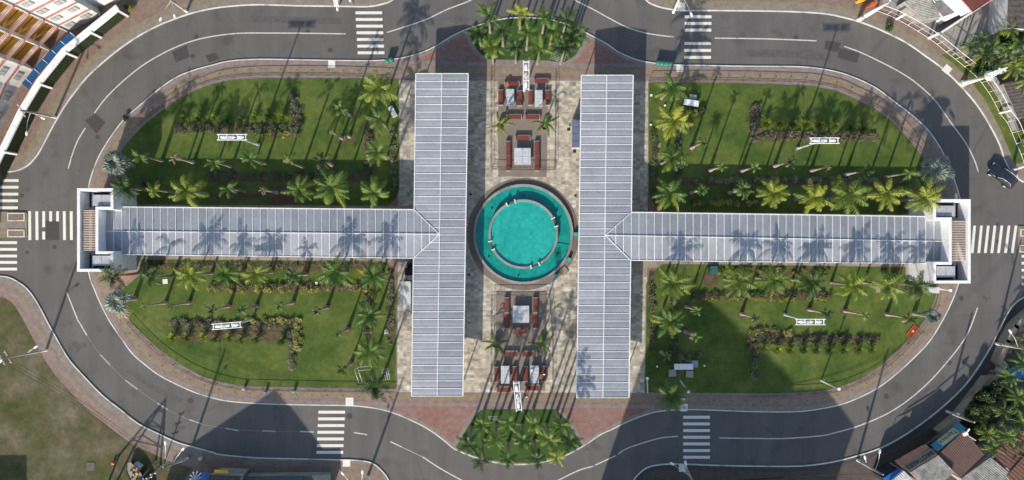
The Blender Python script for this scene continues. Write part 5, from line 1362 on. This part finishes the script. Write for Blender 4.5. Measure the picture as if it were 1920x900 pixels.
# red roof house
h1 = empty('red_roof_house', G(1770, -20, .1), 0, 'white house with a red roof and pale terrace at the top right', 'house', 'houses and shops round the square')
def rel(P_, r_): return [Vector(p)-r_.location for p in P_]
q_ = rel([W(1742,-14,3.2), W(1786,33,3.2), W(1818,18,3.2), W(1850,-60,3.2), W(1760,-80,3.2)], h1)
MB().prism(q_, 0, 3.2).build('wall', 'white', h1)
mb = MB(); q_ = rel([W(1800,-4,5.6), W(1823,20,5.6), W(1873,-12,5.6), W(1850,-60,5.6), W(1790,-50,5.6)], h1); mb.prism(q_, 3.1, 5.6, 0); mb.build('upper_wall', 'white', h1)
mb = MB(); q_ = rel([W(1797,-6,5.7), W(1823,22,5.7), W(1878,-12,5.7), W(1850,-66,5.7), W(1788,-52,5.7)], h1); ap_ = sum(q_, Vector())/5; ap_.z += .9
mb.add([tuple(p) for p in q_]+[tuple(ap_)], [(i, (i+1) % 5, 5) for i in range(5)]); mb.build('roof', 'red_roof', h1)
mb = MB()
for i in range(5): mb.tube([q_[i], q_[(i+1) % 5]], .09, 6)
mb.build('gutter', plain('pink_gutter', (.55, .2, .22), .6, .3), h1)
q_ = rel([W(1748,8,3.3), W(1763,1,3.3), W(1789,24,3.3), W(1768,32,3.3)], h1); MB().prism(q_, 3.2, 3.32).build('terrace_floor', 'floor_tile', h1)
shed('grey_shed', 'grey sheet roof over the yard left of the red-roofed house', 'house', [(1695,2,2.4),(1733,36,2.4),(1765,33,2.8),(1740,-12,2.8)], 'grey_roof', 'concrete')
h2, b2 = shed('grey_house', 'pale house wall with a dark corrugated roof at the top right corner', 'house', [(1891,-25,4.2),(1888,52,4.2),(1990,58,5.0),(1990,-30,5.0)], 'dark_roof', 'wall_grey', step=.8)
for y in (8, 34):
    p = W(1879, y, 2.0)-b2; fr_ = MB().box((p.x-.05, p.y, 1.9), (.12, 1.0, 1.2)).build('window', 'white', h2); g_ = MB().box((p.x-.09, p.y, 1.9), (.1, .8, 1.0)).build('pane', 'glass', fr_)
simple('side_wall', MB().box(G(1868, 30, 1.2), (.3, 6.5, 2.4)), 'offwhite', 'pale side wall with windows left of the dark corrugated roof', 'wall')
shed('tile_house', 'dark brown tiled roof at the right edge above the dark car', 'house', [(1880,156,2.2),(1909,222,2.2),(1990,210,3.6),(1980,140,3.6)], 'dark_roof', 'concrete', step=.5)
simple('low_wall', MB().box(G(1868, 172, .7), (.35, 4.2, 1.0), R(28)).box(G(1891, 226, .6), (.3, 3.4, 1.0), R(20)), 'concrete', 'weathered low wall between the fence and the brown tiled roof', 'wall')

# ---- trees beyond the road
g3 = 'palms beyond the road'
row([(1818,88,20,'arch','d'),(1838,74,22,'arch','d'),(1842,104,24,'arch','g'),(1862,88,24,'arch','g'),(1868,116,24,'arch','d'),(1893,56,24,'arch','g'),(1887,96,26,'arch','g'),(1898,128,26,'arch','o'),(1912,82,24,'arch','d'),(1920,108,24,'arch','o'),(1925,150,24,'arch','g'),(1940,60,24,'arch','d')], 'the palm thicket at the top right', g3)
row([(1850,812,26,'arch','o'),(1862,838,24,'arch','g'),(1880,770,26,'arch','d'),(1886,815,28,'arch','g'),(1892,705,24,'arch','g'),(1903,845,22,'arch','d'),(1908,742,26,'arch','g'),(1915,680,26,'arch','g'),(1915,790,28,'arch','g'),(1925,640,24,'arch','d')], 'the palm thicket at the bottom right', g3)
def broadleaf(x, y, r, H, label, mats=('leaf_dark', 'leaf_bush'), group='leafy trees beyond the road'):
    rg = random.Random(int(x+y)); p = W(x, y, H*.8); root = empty('leafy_tree', (p.x, p.y, .1), 0, label, 'tree', group)
    mb = MB(); tk = MB(); tk.tube([(0, 0, 0), (.05, 0, H*.45)], [.22, .14], 8)
    for k in range(26):
        a = rg.uniform(0, 6.28); rr = r/S*.8*math.sqrt(rg.random()); c_ = Vector((rr*math.cos(a), rr*math.sin(a), H*rg.uniform(.55, .92)-rr*.25)); cr = r/S*rg.uniform(.2, .36)
        tk.tube([(.05, 0, H*.45), c_], [.06, .02], 5); mi = rg.choice([0, 0, 1])
        def fn(g_, c_=c_, cr=cr, mi=mi):
            v_ = Vector((g_.gauss(0, 1), g_.gauss(0, 1), g_.gauss(0, .8))).normalized()*cr*g_.uniform(.55, 1.05); return tuple(c_+v_), mi
        leaf_cloud(mb, rg, 170, fn, .24, 2)
    mb.build('crown', list(mats), root); tk.build('trunk', 'trunk', root)
for x, y, r, H, l in ((1838,775,22,3.6,'dark leafy tree behind the coping wall, leftmost'),(1858,752,22,3.8,'dark leafy tree behind the coping wall, beside the palms'),(1876,735,20,3.8,'dark leafy tree behind the bend of the coping wall'),(1835,798,14,3.0,'small dark leafy tree above the blue sign'),(1905,770,24,4.0,'dark leafy tree among the lower right palms')):
    broadleaf(x, y, r, H, l)
broadleaf(1850, 128, 20, 3.5, 'dark leafy tree below the top right palm thicket', group='leafy trees beyond the road')
broadleaf(1900, 70, 22, 3.5, 'dark leafy tree hidden among the top right palms')
bush(1913, 252, 12, ['flower', 'leaf_yellow'], 'bright yellow bush at the right edge, lower of two', 1.4); bush(1915, 218, 11, ['flower', 'leaf_yellow'], 'bright yellow bush at the right edge, upper of two', 1.4)
bush(1880, 188, 10, ['leaf_olive', 'leaf_bush'], 'olive bush behind the fence near the brown tiled roof'); bush(1893, 212, 9, ['leaf_olive', 'leaf_bush'], 'small olive bush behind the fence above the yellow ones')

# ---- lower right: coping wall and shops
cw = empty('coping_wall', G(1800, 760, z0), 0, 'long pale coping wall stepping round the lower right pavement', 'wall')
def wallrun(P_, w, h, mat='wall_grey'):
    for a, b in zip(P_, P_[1:]):
        a_, b_ = W(*a, h)-cw.location, W(*b, h)-cw.location; d = b_-a_; d.z = 0
        MB().box(((a_+b_)/2).xy.to_3d()+Vector((0, 0, h/2)), (d.length+w*.6, w, h), math.atan2(d.y, d.x)).build('wall', mat, cw)
wallrun([(1766,811),(1800,783),(1831,744),(1855,712)], .75, 1.6, 'path'); wallrun([(1855,712),(1873,706)], .4, 1.59, 'path'); wallrun([(1873,706),(1887,683)], .3, 1.5); wallrun([(1882,684),(1876,677)], .8, 1.58, 'path'); wallrun([(1876,677),(1890,640),(1905,612),(1935,585)], .7, 1.6, 'path')
simple('blue_tarpaulin', MB().box(G(1893, 697, 1.2), (2.4, 1.8, .08), R(25)), 'blue', 'dark blue tarpaulin behind the gap in the coping wall', 'tarpaulin')
def text_mesh(body_, size, mat, parent, mtx):
    cu = bpy.data.curves.new('lettering', 'FONT'); cu.body = body_; cu.size = size; cu.align_x = 'CENTER'; cu.align_y = 'CENTER'; cu.extrude = .02
    cu.space_character = 1.1
    o = bpy.data.objects.new('lettering', cu); COL.objects.link(o)
    dg = bpy.context.evaluated_depsgraph_get(); me = bpy.data.meshes.new_from_object(o.evaluated_get(dg)); bpy.data.objects.remove(o); bpy.data.curves.remove(cu)
    me.materials.clear(); me.materials.append(M[mat]); o = bpy.data.objects.new('lettering', me); COL.objects.link(o); o.parent = parent; o.matrix_local = mtx; return o
def sign_strip(name, label, A, B, zt, zb, depth, mat, txt, tsize, tmat, panel=None, group=None, txt2=None):
    """A,B: the strip's ends (photo px) along its top edge at height zt; the board tips back towards the building"""
    a, b = W(*A, zt), W(*B, zt); d = (b-a); L_ = d.length; d.normalize(); n_ = Vector((-d.y, d.x, 0))
    if n_.dot(-a) < 0: n_ = -n_          # towards the square
    foot = Vector((0, 0, zb))
    r = empty(name, Vector(((a.x+b.x)/2, (a.y+b.y)/2, .1)), 0, label, 'sign', group)
    up = (Vector((0, 0, zt-zb)) - n_*depth); H_ = up.length; up.normalize(); xax = up.cross(n_).normalized()
    nn = xax.cross(up).normalized()
    if nn.z < 0: nn = -nn; xax = -xax
    xax = up.cross(nn).normalized()
    rot = Matrix((xax, up, nn)).transposed()
    cen = (a+b)/2 - up*H_/2 - r.location
    MB().box(cen, (L_, H_, .08), rot=rot).build('board', mat, r)
    if panel: MB().box(cen+nn*.06, (L_*panel[0], H_*panel[1], .05), rot=rot).build('panel', panel[2], r)
    M4 = rot.to_4x4(); M4.translation = cen+nn*.10+up*(.12 if txt2 else 0)
    text_mesh(txt, tsize, tmat, r, M4)
    if txt2: M5 = rot.to_4x4(); M5.translation = cen+nn*.10-up*H_*.3; text_mesh(txt2, tsize*.35, tmat, r, M5)
    return r
sign_strip('shop_sign', 'blue shop sign with a beige panel reading Tapioca', (1758,846), (1811,803), 4.3, 3.5, .8, 'sign_blue', 'Tapioca', .82, 'cloth_dark', (.58, .78, 'sign_beige'), txt2=None)
sign_strip('shop_sign', 'brown fascia sign with dark letters reading BROTHERS', (1703,885), (1757,852), 4.4, 3.7, .75, 'fascia_grey', 'BROTHERS', .82, 'cloth_dark')
# brown awning in front of it
aw2 = empty('shop_awning', W(1710, 857, 3.4), 0, 'brown sloping awning above the BROTHERS fascia sign', 'awning'); aw2.location.z = .1
c4 = [W(1678,864,3.0), W(1735,832,3.0), W(1752,848,3.75), W(1695,880,3.75)]
mb = MB(); q_ = [p-aw2.location for p in c4]; mb.add([tuple(p) for p in q_]+[tuple(p-Vector((0, 0, .08))) for p in q_], [(0, 1, 2, 3), (7, 6, 5, 4), (0, 4, 5, 1), (1, 5, 6, 2), (2, 6, 7, 3), (3, 7, 4, 0)]); mb.build('sheet', 'brown_sign', aw2)
for k in (0, 1): p = q_[k]; MB().tube([(p.x, p.y, 0), (p.x, p.y, p.z-.1)], .06, 6).build('post', 'dark_metal', aw2)
shed('corrugated_shop', 'ribbed grey-brown roof behind the BROTHERS sign', 'shop', [(1706,886,4.2),(1760,853,4.2),(1790,885,4.7),(1745,925,4.7)], 'grey_roof', 'brown_sign')
shed('red_shop', 'dark red-brown ribbed roof behind the blue Tapioca sign', 'shop', [(1758,853,3.9),(1809,806,3.9),(1846,852,4.3),(1800,896,4.3)], 'brown_roof', 'brown_sign')
shed('grey_shop', 'grey corrugated roof with a pale patch at the bottom right', 'shop', [(1801,898,4.0),(1858,857,4.0),(1893,886,4.5),(1850,935,4.5)], 'grey_roof', 'concrete')
shed('grey_annex', 'small stepped grey roof right of the grey corrugated roof', 'shop', [(1862,902,4.3),(1888,875,4.3),(1905,893,4.6),(1880,925,4.6)], 'grey_roof', 'concrete')
shed('clay_roof_house', 'clay tiled roof at the right edge under the lower palms', 'house', [(1850,862,3.7),(1905,800,3.7),(1990,860,5.2),(1930,920,5.2)], 'tile_roof', 'offwhite', step=.45)
shed('clay_roof_house', 'darker clay tiled roof in the bottom right corner', 'house', [(1888,893,4.6),(1925,850,4.6),(1990,900,5.4),(1950,950,5.4)], 'tile_roof', 'offwhite', step=.45)
shed('white_shop', 'white ribbed roof at the bottom edge left of the grey-brown roof', 'shop', [(1668,905,3.7),(1695,882,3.7),(1722,908,4.1),(1700,935,4.1)], 'white_roof', 'offwhite')
shed('stall', 'bright blue tarpaulin roof at the bottom edge beside the white ribbed roof', 'stall', [(1655,897,3.2),(1686,878,3.2),(1694,890,3.4),(1668,912,3.4)], 'blue', 'cloth_dark', ribs=False)
for k, (x, y) in enumerate(((1742,836),(1752,829),(1762,821))):
    r = empty('awning_box', G(x, y, .1)*.97, R(38), '%s dark awning panel below the Tapioca sign' % ('left', 'middle', 'right')[k], 'awning', 'dark awnings before the blue sign'); r.location.z = .1
    MB().box((0, 0, 2.9), (.95, 1.2, .1)).build('sheet', 'black', r); MB().tube([(.4, .5, 0), (.4, .5, 2.9)], .04, 5).build('post', 'dark_metal', r)
sl = empty('spotlight_post', W(1807, 812, 4.6), 0, 'white twin floodlamp on a bent arm over the Tapioca sign', 'street lamp'); sl.location.z = .1
MB().tube([(1.6, -1.0, 0), (1.6, -1.0, 4.6), (0, 0, 4.8)], .08, 6).build('pole', 'pale_metal', sl); MB().box((0, 0, 4.85), (.6, .45, .25), .5).build('lamp_head', 'lamp_white', sl); MB().box((.4, .5, 4.85), (.5, .2, .15), .9).build('second_lamp', 'lamp_white', sl)

# ---- bottom left: shop strip, boat, mast
shed('teal_roof_shop', 'long weathered teal roof along the bottom edge', 'shop', [(457,893,1.8),(618,891,1.8),(618,935,2.0),(440,935,2.0)], plain('teal_roof', (.06, .09, .085), .7, .2), 'concrete', step=.5)
shed('dark_ribbed_shop', 'dark ribbed roof at the bottom edge beside the blue tarpaulin', 'shop', [(392,890,3.4),(452,893,3.4),(440,930,4.0),(385,930,4.0)], 'dark_roof', 'concrete')
simple('sign_board', MB().box(W(415, 884, 3.2), (1.95, .5, .1)), 'yellow', 'flat orange-yellow board on the dark ribbed roof edge', 'board')
tp = empty('market_tent', W(385, 899, 2.8), 0, 'blue tarpaulin tent at the bottom edge', 'tent'); tp.location.z = .1
mb = MB(); mb.add([(-1.1, -1.2, 2.3), (1.0, -1.2, 2.3), (1.1, .6, 2.3), (-.6, .9, 2.3), (.1, -.2, 3.0)], [(0, 1, 4), (1, 2, 4), (2, 3, 4), (3, 0, 4)]); mb.build('canopy', 'blue', tp)
for x, y in ((-1, -1.1), (.9, -1.1), (1, .5)): MB().tube([(x, y, 0), (x, y, 2.3)], .03, 5).build('pole', 'pale_metal', tp)
pm_ = empty('parasol', W(367, 897, 2.4), 0, 'black and white striped parasol at the bottom edge', 'parasol'); pm_.location.z = .1
mb = MB(); n = 20
for k in range(n):
    a, a2 = 2*math.pi*k/n, 2*math.pi*(k+1)/n; mb.add([(0, 0, 2.6), (1.0*math.cos(a), 1.0*math.sin(a), 2.15), (1.0*math.cos(a2), 1.0*math.sin(a2), 2.15)], [(0, 1, 2)], k % 2)
mb.build('canopy', ['cloth_white', 'cloth_dark'], pm_); MB().tube([(0, 0, 0), (0, 0, 2.6)], .03, 6).build('pole', 'pale_metal', pm_)
# boat with a cream deck
bt = empty('boat', G(264, 893, .12), R(-62), 'small dark-hulled boat with a cluttered cream deck on the grass', 'boat')
hull = []; deck = []
for t in [k/12 for k in range(13)]:
    w_ = .95*math.sin(math.pi*min(1, .12+t*.75))**.6*(1 if t > .1 else .7); x = lerp(2.6, -2.8, t)*-1
    hull.append((x, w_))
mb = MB(); vs = []
for x, w_ in hull: vs += [(x, -w_, 1.0), (x, -w_*.6, .1), (x, w_*.6, .1), (x, w_, 1.0)]
fs = []
for i in range(12):
    for j in range(3): fs.append((4*i+j, 4*i+j+1, 4*i+j+5, 4*i+j+4))
fs += [(0, 1, 2, 3), (51, 50, 49, 48)]
mb.add(vs, fs); mb.build('hull', 'dark_metal', bt)
mb = MB().strip([Vector((x, -w_*.94, .9)) for x, w_ in hull], [Vector((x, w_*.94, .9)) for x, w_ in hull]); mb.build('deck', 'path', bt)
rg = random.Random(5)
for k in range(16): MB().box((rg.uniform(-2, 2), rg.uniform(-.5, .5), 1.02), (rg.uniform(.2, .5), rg.uniform(.2, .4), rg.uniform(.15, .4)), rg.uniform(0, 1)).build('crate', rg.choice(['yellow', 'sign_beige', 'path', 'cloth_dark', 'concrete']), bt)
simple('round_buoy', MB().ell(G(216, 866, .45), (.32, .32, .3)), 'orange', 'orange buoy on the grass left of the boat', 'buoy')
simple('grey_crate', MB().box(G(262, 872, .5), (1.1, .8, .8), R(-30)), 'wall_grey', 'grey crate beside the boat on the grass', 'crate')
mf = empty('tripod_mast', G(252, 842, .12), 0, 'dark steel tripod mast standing over the boat', 'mast')
apx = G(229, 985, 10.0)-mf.location
for k, (x, y) in enumerate(((251,840),(224,853),(302,872),(293,862))):
    f_ = G(x, y, 0)-mf.location; f_.z = 0; MB().tube([f_, apx], [.15, .12], 8).build('leg', 'dark_metal', mf)
for t in (.3, .55, .8):
    a, b, c_ = [(G(x, y, 0)-mf.location).lerp(apx, t) for x, y in ((251,840),(224,853),(302,872))]
    mb = MB(); mb.tube([a, b], .06, 5); mb.tube([b, c_], .06, 5); mb.tube([c_, a], .06, 5); mb.build('brace', 'dark_metal', mf)
lm = empty('spotlight_pole', G(309, 868, .12), 0, 'short pole with six small white spotlights near the boat', 'light pole')
MB().tube([(0, 0, 0), (-.5, -1.2, 4.5)], .09, 8).build('pole', 'concrete_pole', lm)
for k in range(3):
    p = Vector((-.5*(.55+.2*k), -1.2*(.55+.2*k), 4.5*(.55+.2*k)+.1)); MB().box(p, (.8, .08, .08), .3).build('crossbar', 'concrete_pole', lm)
    for s_ in (-.35, .35): MB().ell(p+Vector((s_, s_*.3, .05)), (.12, .12, .1), 8, 5).build('spotlight', 'lamp_white', lm)
# things in the rough grass
simple('ground_slab', MB().box(G(171, 874, .14), (1.2, 1.2, .08)), 'asphalt', 'dark square slab in the rough grass left of the boat', 'slab')
bin_(380, 857, 'wall_grey', 'white round bin on the pavement by the lower left kerb', .8)
# buildings just outside the picture whose shadows fall into it
def block(name, label, pts, H, gable=None, mat='offwhite', roofm='tile_roof'):
    P_ = [G(x, y) for x, y in pts]; c0 = sum(P_, Vector())/len(P_); r = empty(name, Vector((c0.x, c0.y, .05)), 0, label, 'building', 'houses and shops round the square')
    L_ = [p-r.location for p in P_]
    MB().prism(L_, 0, H).build('wall', mat, r)
    if gable:
        a, b, c_, d = [Vector((p.x, p.y, H)) for p in L_]; m0 = (a+b)/2; m1 = (c_+d)/2; m0.z = m1.z = H+gable
        mb = MB(); mb.add([a, b, c_, d, m0, m1], [(0, 4, 5, 3), (1, 2, 5, 4), (0, 1, 4), (2, 3, 5)]); mb.build('roof', roofm, r)
    else:
        for i in range(len(L_)):
            a, b = L_[i], L_[(i+1) % len(L_)]; d = b-a; m_ = (a+b)/2
            MB().box((m_.x, m_.y, H+.3), (d.length, .2, .6), math.atan2(d.y, d.x)).build('parapet', mat, r)
    for i in range(len(L_)):
        a, b = L_[i], L_[(i+1) % len(L_)]; d = b-a; n_ = Vector((d.y, -d.x, 0)).normalized()
        if n_.dot((a+b)/2) < 0: n_ = -n_
        for fl in range(int(H/3)):
            for k in range(max(1, int(d.length/5))):
                p = a.lerp(b, (k+.5)/max(1, int(d.length/5)))+n_*.02+Vector((0, 0, 3*fl+1.6)); p.z = 3*fl+1.6
                MB().box(p, (1.4, .08, 1.2), math.atan2(d.y, d.x)).build('window', 'glass', r)
    return r
block('gabled_hall', 'pale gabled hall just beyond the bottom edge, casting the pointed shadow', [(283,985),(572,992),(572,1100),(283,1100)], 5.6, 5.4)
block('tower_block', 'tall block beyond the bottom edge whose shadow covers the lower right lawn', [(1066,1078),(1140,1026),(1322,1200),(1100,1330)], 20.0)
block('long_block', 'lower block beyond the bottom edge, shading the lower right road', [(1230,1012),(1450,1012),(1503,1086),(1470,1180),(1230,1180)], 11.4)
block('side_block', 'block beyond the left edge shading the left side street', [(-120,395),(-35,395),(-35,520),(-120,520)], 4.0)
block('corner_house', 'small house beyond the bottom left corner', [(-60,985),(5,985),(5,1050),(-60,1050)], 5.0)
# wall-side awnings that shade the lower right kerb
# ---- overhead cables
cb = empty('overhead_cable', G(1620, 862, 0), 0, 'thin power cables strung between the lamp poles at the bottom right', 'cable')
def cable(a, b, sag, rad=.03):
    P_ = []
    for k in range(13):
        t = k/12; p = Vector(a).lerp(Vector(b), t); p.z -= sag*4*t*(1-t); P_.append(p)
    return P_
mb = MB()
for o_ in (-.5, 0, .5):
    mb.tube([p-cb.location for p in cable(W(1653,889,8.2)+Vector((o_, 0, 0)), W(1925,655,7.8)+Vector((o_, 0, 0)), 1.2)], .022, 4)
    mb.tube([p-cb.location for p in cable(W(1653,889,8.2)+Vector((o_, 0, 0)), W(1300,912,7.0)+Vector((o_, 0, 0)), 1.2)], .022, 4)
mb.build('cable', 'black', cb)
cb2 = empty('overhead_cable', G(353, 862, 0), 0, 'thin power cables over the bottom left pavement and shop strip', 'cable')
mb = MB()
for o_ in (-.5, 0, .5):
    mb.tube([p-cb2.location for p in cable(W(306,876,7.8)+Vector((0, o_, 0)), W(668,935,7.8)+Vector((0, o_, 0)), 1.2)], .022, 4)
    mb.tube([p-cb2.location for p in cable(W(306,876,7.8)+Vector((0, o_, 0)), W(4,673,8.6)+Vector((0, o_, 0)), 1.5)], .022, 4)
mb.build('cable', 'black', cb2)

# ================================================================== CAR
car = empty('parked_car', G(1873.5, 330, .01), R(-38), 'dark blue-grey car turning at the kerb on the right', 'car')
# x forward is the tail here: bonnet points to the upper left
prof = [(-2.18, .52, .62, .72), (-2.0, .42, .80, .86), (-1.3, .36, .90, .93), (-.75, .34, .98, .92), (-.1, .34, 1.42, .74), (.6, .34, 1.48, .72), (1.25, .34, 1.42, .70), (1.75, .36, 1.05, .84), (2.1, .42, .95, .84), (2.2, .5, .75, .76)]
mb = MB(); vs = []
for x, zb_, zt_, wt in prof:
    wb = .90 if abs(x) < 1.9 else .78
    belt = min(zt_, .93)
    vs += [(x, -wb*.92, zb_), (x, -wb, (zb_+belt)/2), (x, -min(wb, wt+.16), belt), (x, -wt*.92, zt_-.05), (x, -wt*.55, zt_), (x, wt*.55, zt_), (x, wt*.92, zt_-.05), (x, min(wb, wt+.16), belt), (x, wb, (zb_+belt)/2), (x, wb*.92, zb_)]
n = 10; fs = []
for i in range(len(prof)-1):
    for j in range(n): fs.append((i*n+j, i*n+(j+1) % n, (i+1)*n+(j+1) % n, (i+1)*n+j))
fs += [tuple(range(n)), tuple((len(prof)-1)*n+k for k in range(n))[::-1]]
mb.add(vs, fs, 0, True); body_ = mb.build('body', 'car_paint', car)
def quad(P_, name, mat, par=car): return MB().add(P_, [(0, 1, 2, 3)]).build(name, mat, par)
quad([(-.72, -.78, 1.02), (-.72, .78, 1.02), (-.13, .66, 1.42), (-.13, -.66, 1.42)], 'windscreen', 'glass')
quad([(1.30, -.62, 1.42), (1.30, .62, 1.42), (1.74, .72, 1.10), (1.74, -.72, 1.10)], 'rear_window', 'glass')
for s_ in (-1, 1):
    quad([(-.55, s_*.915, .97), (1.45, s_*.905, .97), (1.1, s_*.755, 1.36), (-.1, s_*.765, 1.36)], 'side_window', 'glass')
    MB().tube([(-.6, s_*.86, 1.02), (-.1, s_*.70, 1.44), (.6, s_*.69, 1.51), (1.25, s_*.67, 1.45), (1.7, s_*.80, 1.08)], .028, 5).build('roof_rail', 'pale_metal', car)
    MB().box((-.62, s_*1.0, .98), (.18, .2, .12)).build('mirror', 'car_paint', car)
    MB().box((-2.12, s_*.62, .70), (.10, .28, .10)).build('headlight', 'pale_metal', car)
    MB().box((2.16, s_*.62, .78), (.12, .3, .14)).build('tail_light', 'cloth_red', car)
    for x in (-1.35, 1.35):
        wh = MB(); rot = Matrix.Rotation(R(90), 3, 'X'); vs = []; fs = []
        n = 20
        for yy in (s_*.72, s_*.95):
            for k in range(n): vs.append((x+.34*math.cos(2*math.pi*k/n), yy, .34+.34*math.sin(2*math.pi*k/n)))
        for k in range(n): fs.append((k, (k+1) % n, n+(k+1) % n, n+k))
        fs += [tuple(range(n)), tuple(n+k for k in range(n))]
        w_ = wh.add(vs, fs).build('wheel', 'rubber', car)
        rm_ = MB().add([(x+.23*math.cos(2*math.pi*k/n), s_*.957, .34+.23*math.sin(2*math.pi*k/n)) for k in range(n)], [tuple(range(n))]).build('rim', 'pale_metal', w_)

# ================================================================== PEOPLE
def person(loc, rz, seated, label, shirt, trousers, hat=None):
    r = empty('person', loc, rz, label, 'person')
    J = {}
    if seated:
        J = dict(pel=(0, 0, .95-.36), che=(0, -.02, 1.05), nec=(0, .0, 1.22), hed=(0, .03, 1.34), hed2=(0, .03, 1.44))
        legs = [((.10, .02, .56), (.14, .46, .54), (.15, .48, .10), (.15, .62, .05)), ((-.10, .02, .56), (-.14, .46, .54), (-.15, .48, .10), (-.15, .62, .05))]
        arms = [((.20, -.01, 1.13), (.27, .10, .86), (.16, .36, .70)), ((-.20, -.01, 1.13), (-.27, .10, .86), (-.16, .36, .70))]
    else:
        J = dict(pel=(0, 0, .93), che=(0, .01, 1.30), nec=(0, .01, 1.48), hed=(0, .03, 1.60), hed2=(0, .03, 1.70))
        legs = [((.10, 0, .88), (.11, .10, .48), (.12, .02, .10), (.12, .16, .05)), ((-.10, 0, .88), (-.11, -.06, .48), (-.12, -.18, .10), (-.12, -.03, .05))]
        arms = [((.20, 0, 1.39), (.26, -.06, 1.10), (.25, .10, .84)), ((-.20, 0, 1.39), (-.26, .06, 1.10), (-.24, .2, .9))]
    vs = []; ed = []; rad = []
    def v(p, r_): vs.append(p); rad.append(r_); return len(vs)-1
    a = v(J['pel'], (.16, .12)); b = v(J['che'], (.19, .12)); c_ = v(J['nec'], (.06, .06)); d = v(J['hed'], (.085, .10)); e = v(J['hed2'], (.075, .09)); ed += [(a, b), (b, c_), (c_, d), (d, e)]
    for L_ in legs:
        i0 = a
        for p, q_ in zip(L_, (.095, .07, .045, .04)): i1 = v(p, (q_, q_)); ed.append((i0, i1)); i0 = i1
    hands = []
    for L_ in arms:
        i0 = b
        for p, q_ in zip(L_, (.06, .045, .032)): i1 = v(p, (q_, q_)); ed.append((i0, i1)); i0 = i1
        w_ = Vector(L_[2]); dr = (w_-Vector(L_[1])).normalized(); sd_ = dr.cross(Vector((0, 0, 1))).normalized()
        palm_ = v(tuple(w_+dr*.06), (.03, .018)); ed.append((i0, palm_))
        for k in range(4): f_ = v(tuple(w_+dr*(.13+.01*(k in (1, 2)))+sd_*(k-1.5)*.020+Vector((0, 0, -.02))), (.008, .008)); ed.append((palm_, f_))
        th = v(tuple(w_+dr*.06+sd_*.05), (.009, .009)); ed.append((i0, th))
    me = bpy.data.meshes.new('person_body'); me.from_pydata(vs, ed, []); o = bpy.data.objects.new('body_tmp', me); COL.objects.link(o)
    sk = o.modifiers.new('skin', 'SKIN')
    for i, rr in enumerate(rad): me.skin_vertices[0].data[i].radius = rr
    me.skin_vertices[0].data[0].use_root = True
    ss = o.modifiers.new('sub', 'SUBSURF'); ss.levels = 2; ss.render_levels = 2
    dg = bpy.context.evaluated_depsgraph_get(); nm = bpy.data.meshes.new_from_object(o.evaluated_get(dg)); bpy.data.objects.remove(o)
    nm.materials.clear()
    for m_ in ('skin', shirt, trousers, 'cloth_dark'): nm.materials.append(M[m_])
    hip = J['pel'][2]+.05; nk = J['nec'][2]
    for p in nm.polygons:
        z = p.center.z; x = abs(p.center.x); mi = 0
        if z < .10: mi = 3
        elif seated: mi = 2 if (z < .66 and (p.center.y < .52 or z < .6) and z < .64) else (1 if z < nk and not (p.center.y > .22 and z < .85) else 0)
        else: mi = 2 if (z < hip and x < .2) else (1 if z < nk and z > 1.08 or (x < .2 and z < nk) else 0)
        p.material_index = mi; p.use_smooth = True
    ob = bpy.data.objects.new('body', nm); COL.objects.link(ob); ob.parent = r
    h = Vector(J['hed']); 
    MB().ell(h+Vector((0, -.02, .07)), (.095, .11, .095), 12, 8).build('hair', 'hair', r)
    for s_ in (-1, 1): MB().ell(h+Vector((s_*.032, .095, .03)), (.012, .008, .008), 8, 5).build('eye', 'black', r)
    MB().ell(h+Vector((0, .115, .0)), (.014, .02, .02), 8, 5).build('nose', 'skin', r)
    if hat:
        mb = MB(); mb.ell(h+Vector((0, -.01, .11)), (.11, .13, .07), 14, 8); mb.ell(h+Vector((0, .12, .10)), (.09, .10, .012), 12, 5); mb.build('cap', hat, r)
person(G(1020, 698, z0+.0), R(90), True, 'person in red shirt and white cap seated on the bench right of lower right table', 'cloth_red', 'cloth_dark', 'cloth_white')
person(G(991, 727, z0), R(-20), False, 'person in red standing beside the bench below the lower right table', 'cloth_red', 'cloth_dark')
person(G(987, 739, z0), R(-30), False, 'person in dark clothes standing just below the one in red', 'cloth_dark', 'cloth_dark', 'cloth_white')
person(G(661, 6, z0), R(60), False, 'person in white walking on the top pavement above the upper left crosswalk', 'cloth_white', 'pink')
simple('paper_bag', MB().box(G(997, 692, z0+.85), (.35, .3, .2), .4), 'lamp_white', 'white bag lying on the long table at the lower right', 'bag')
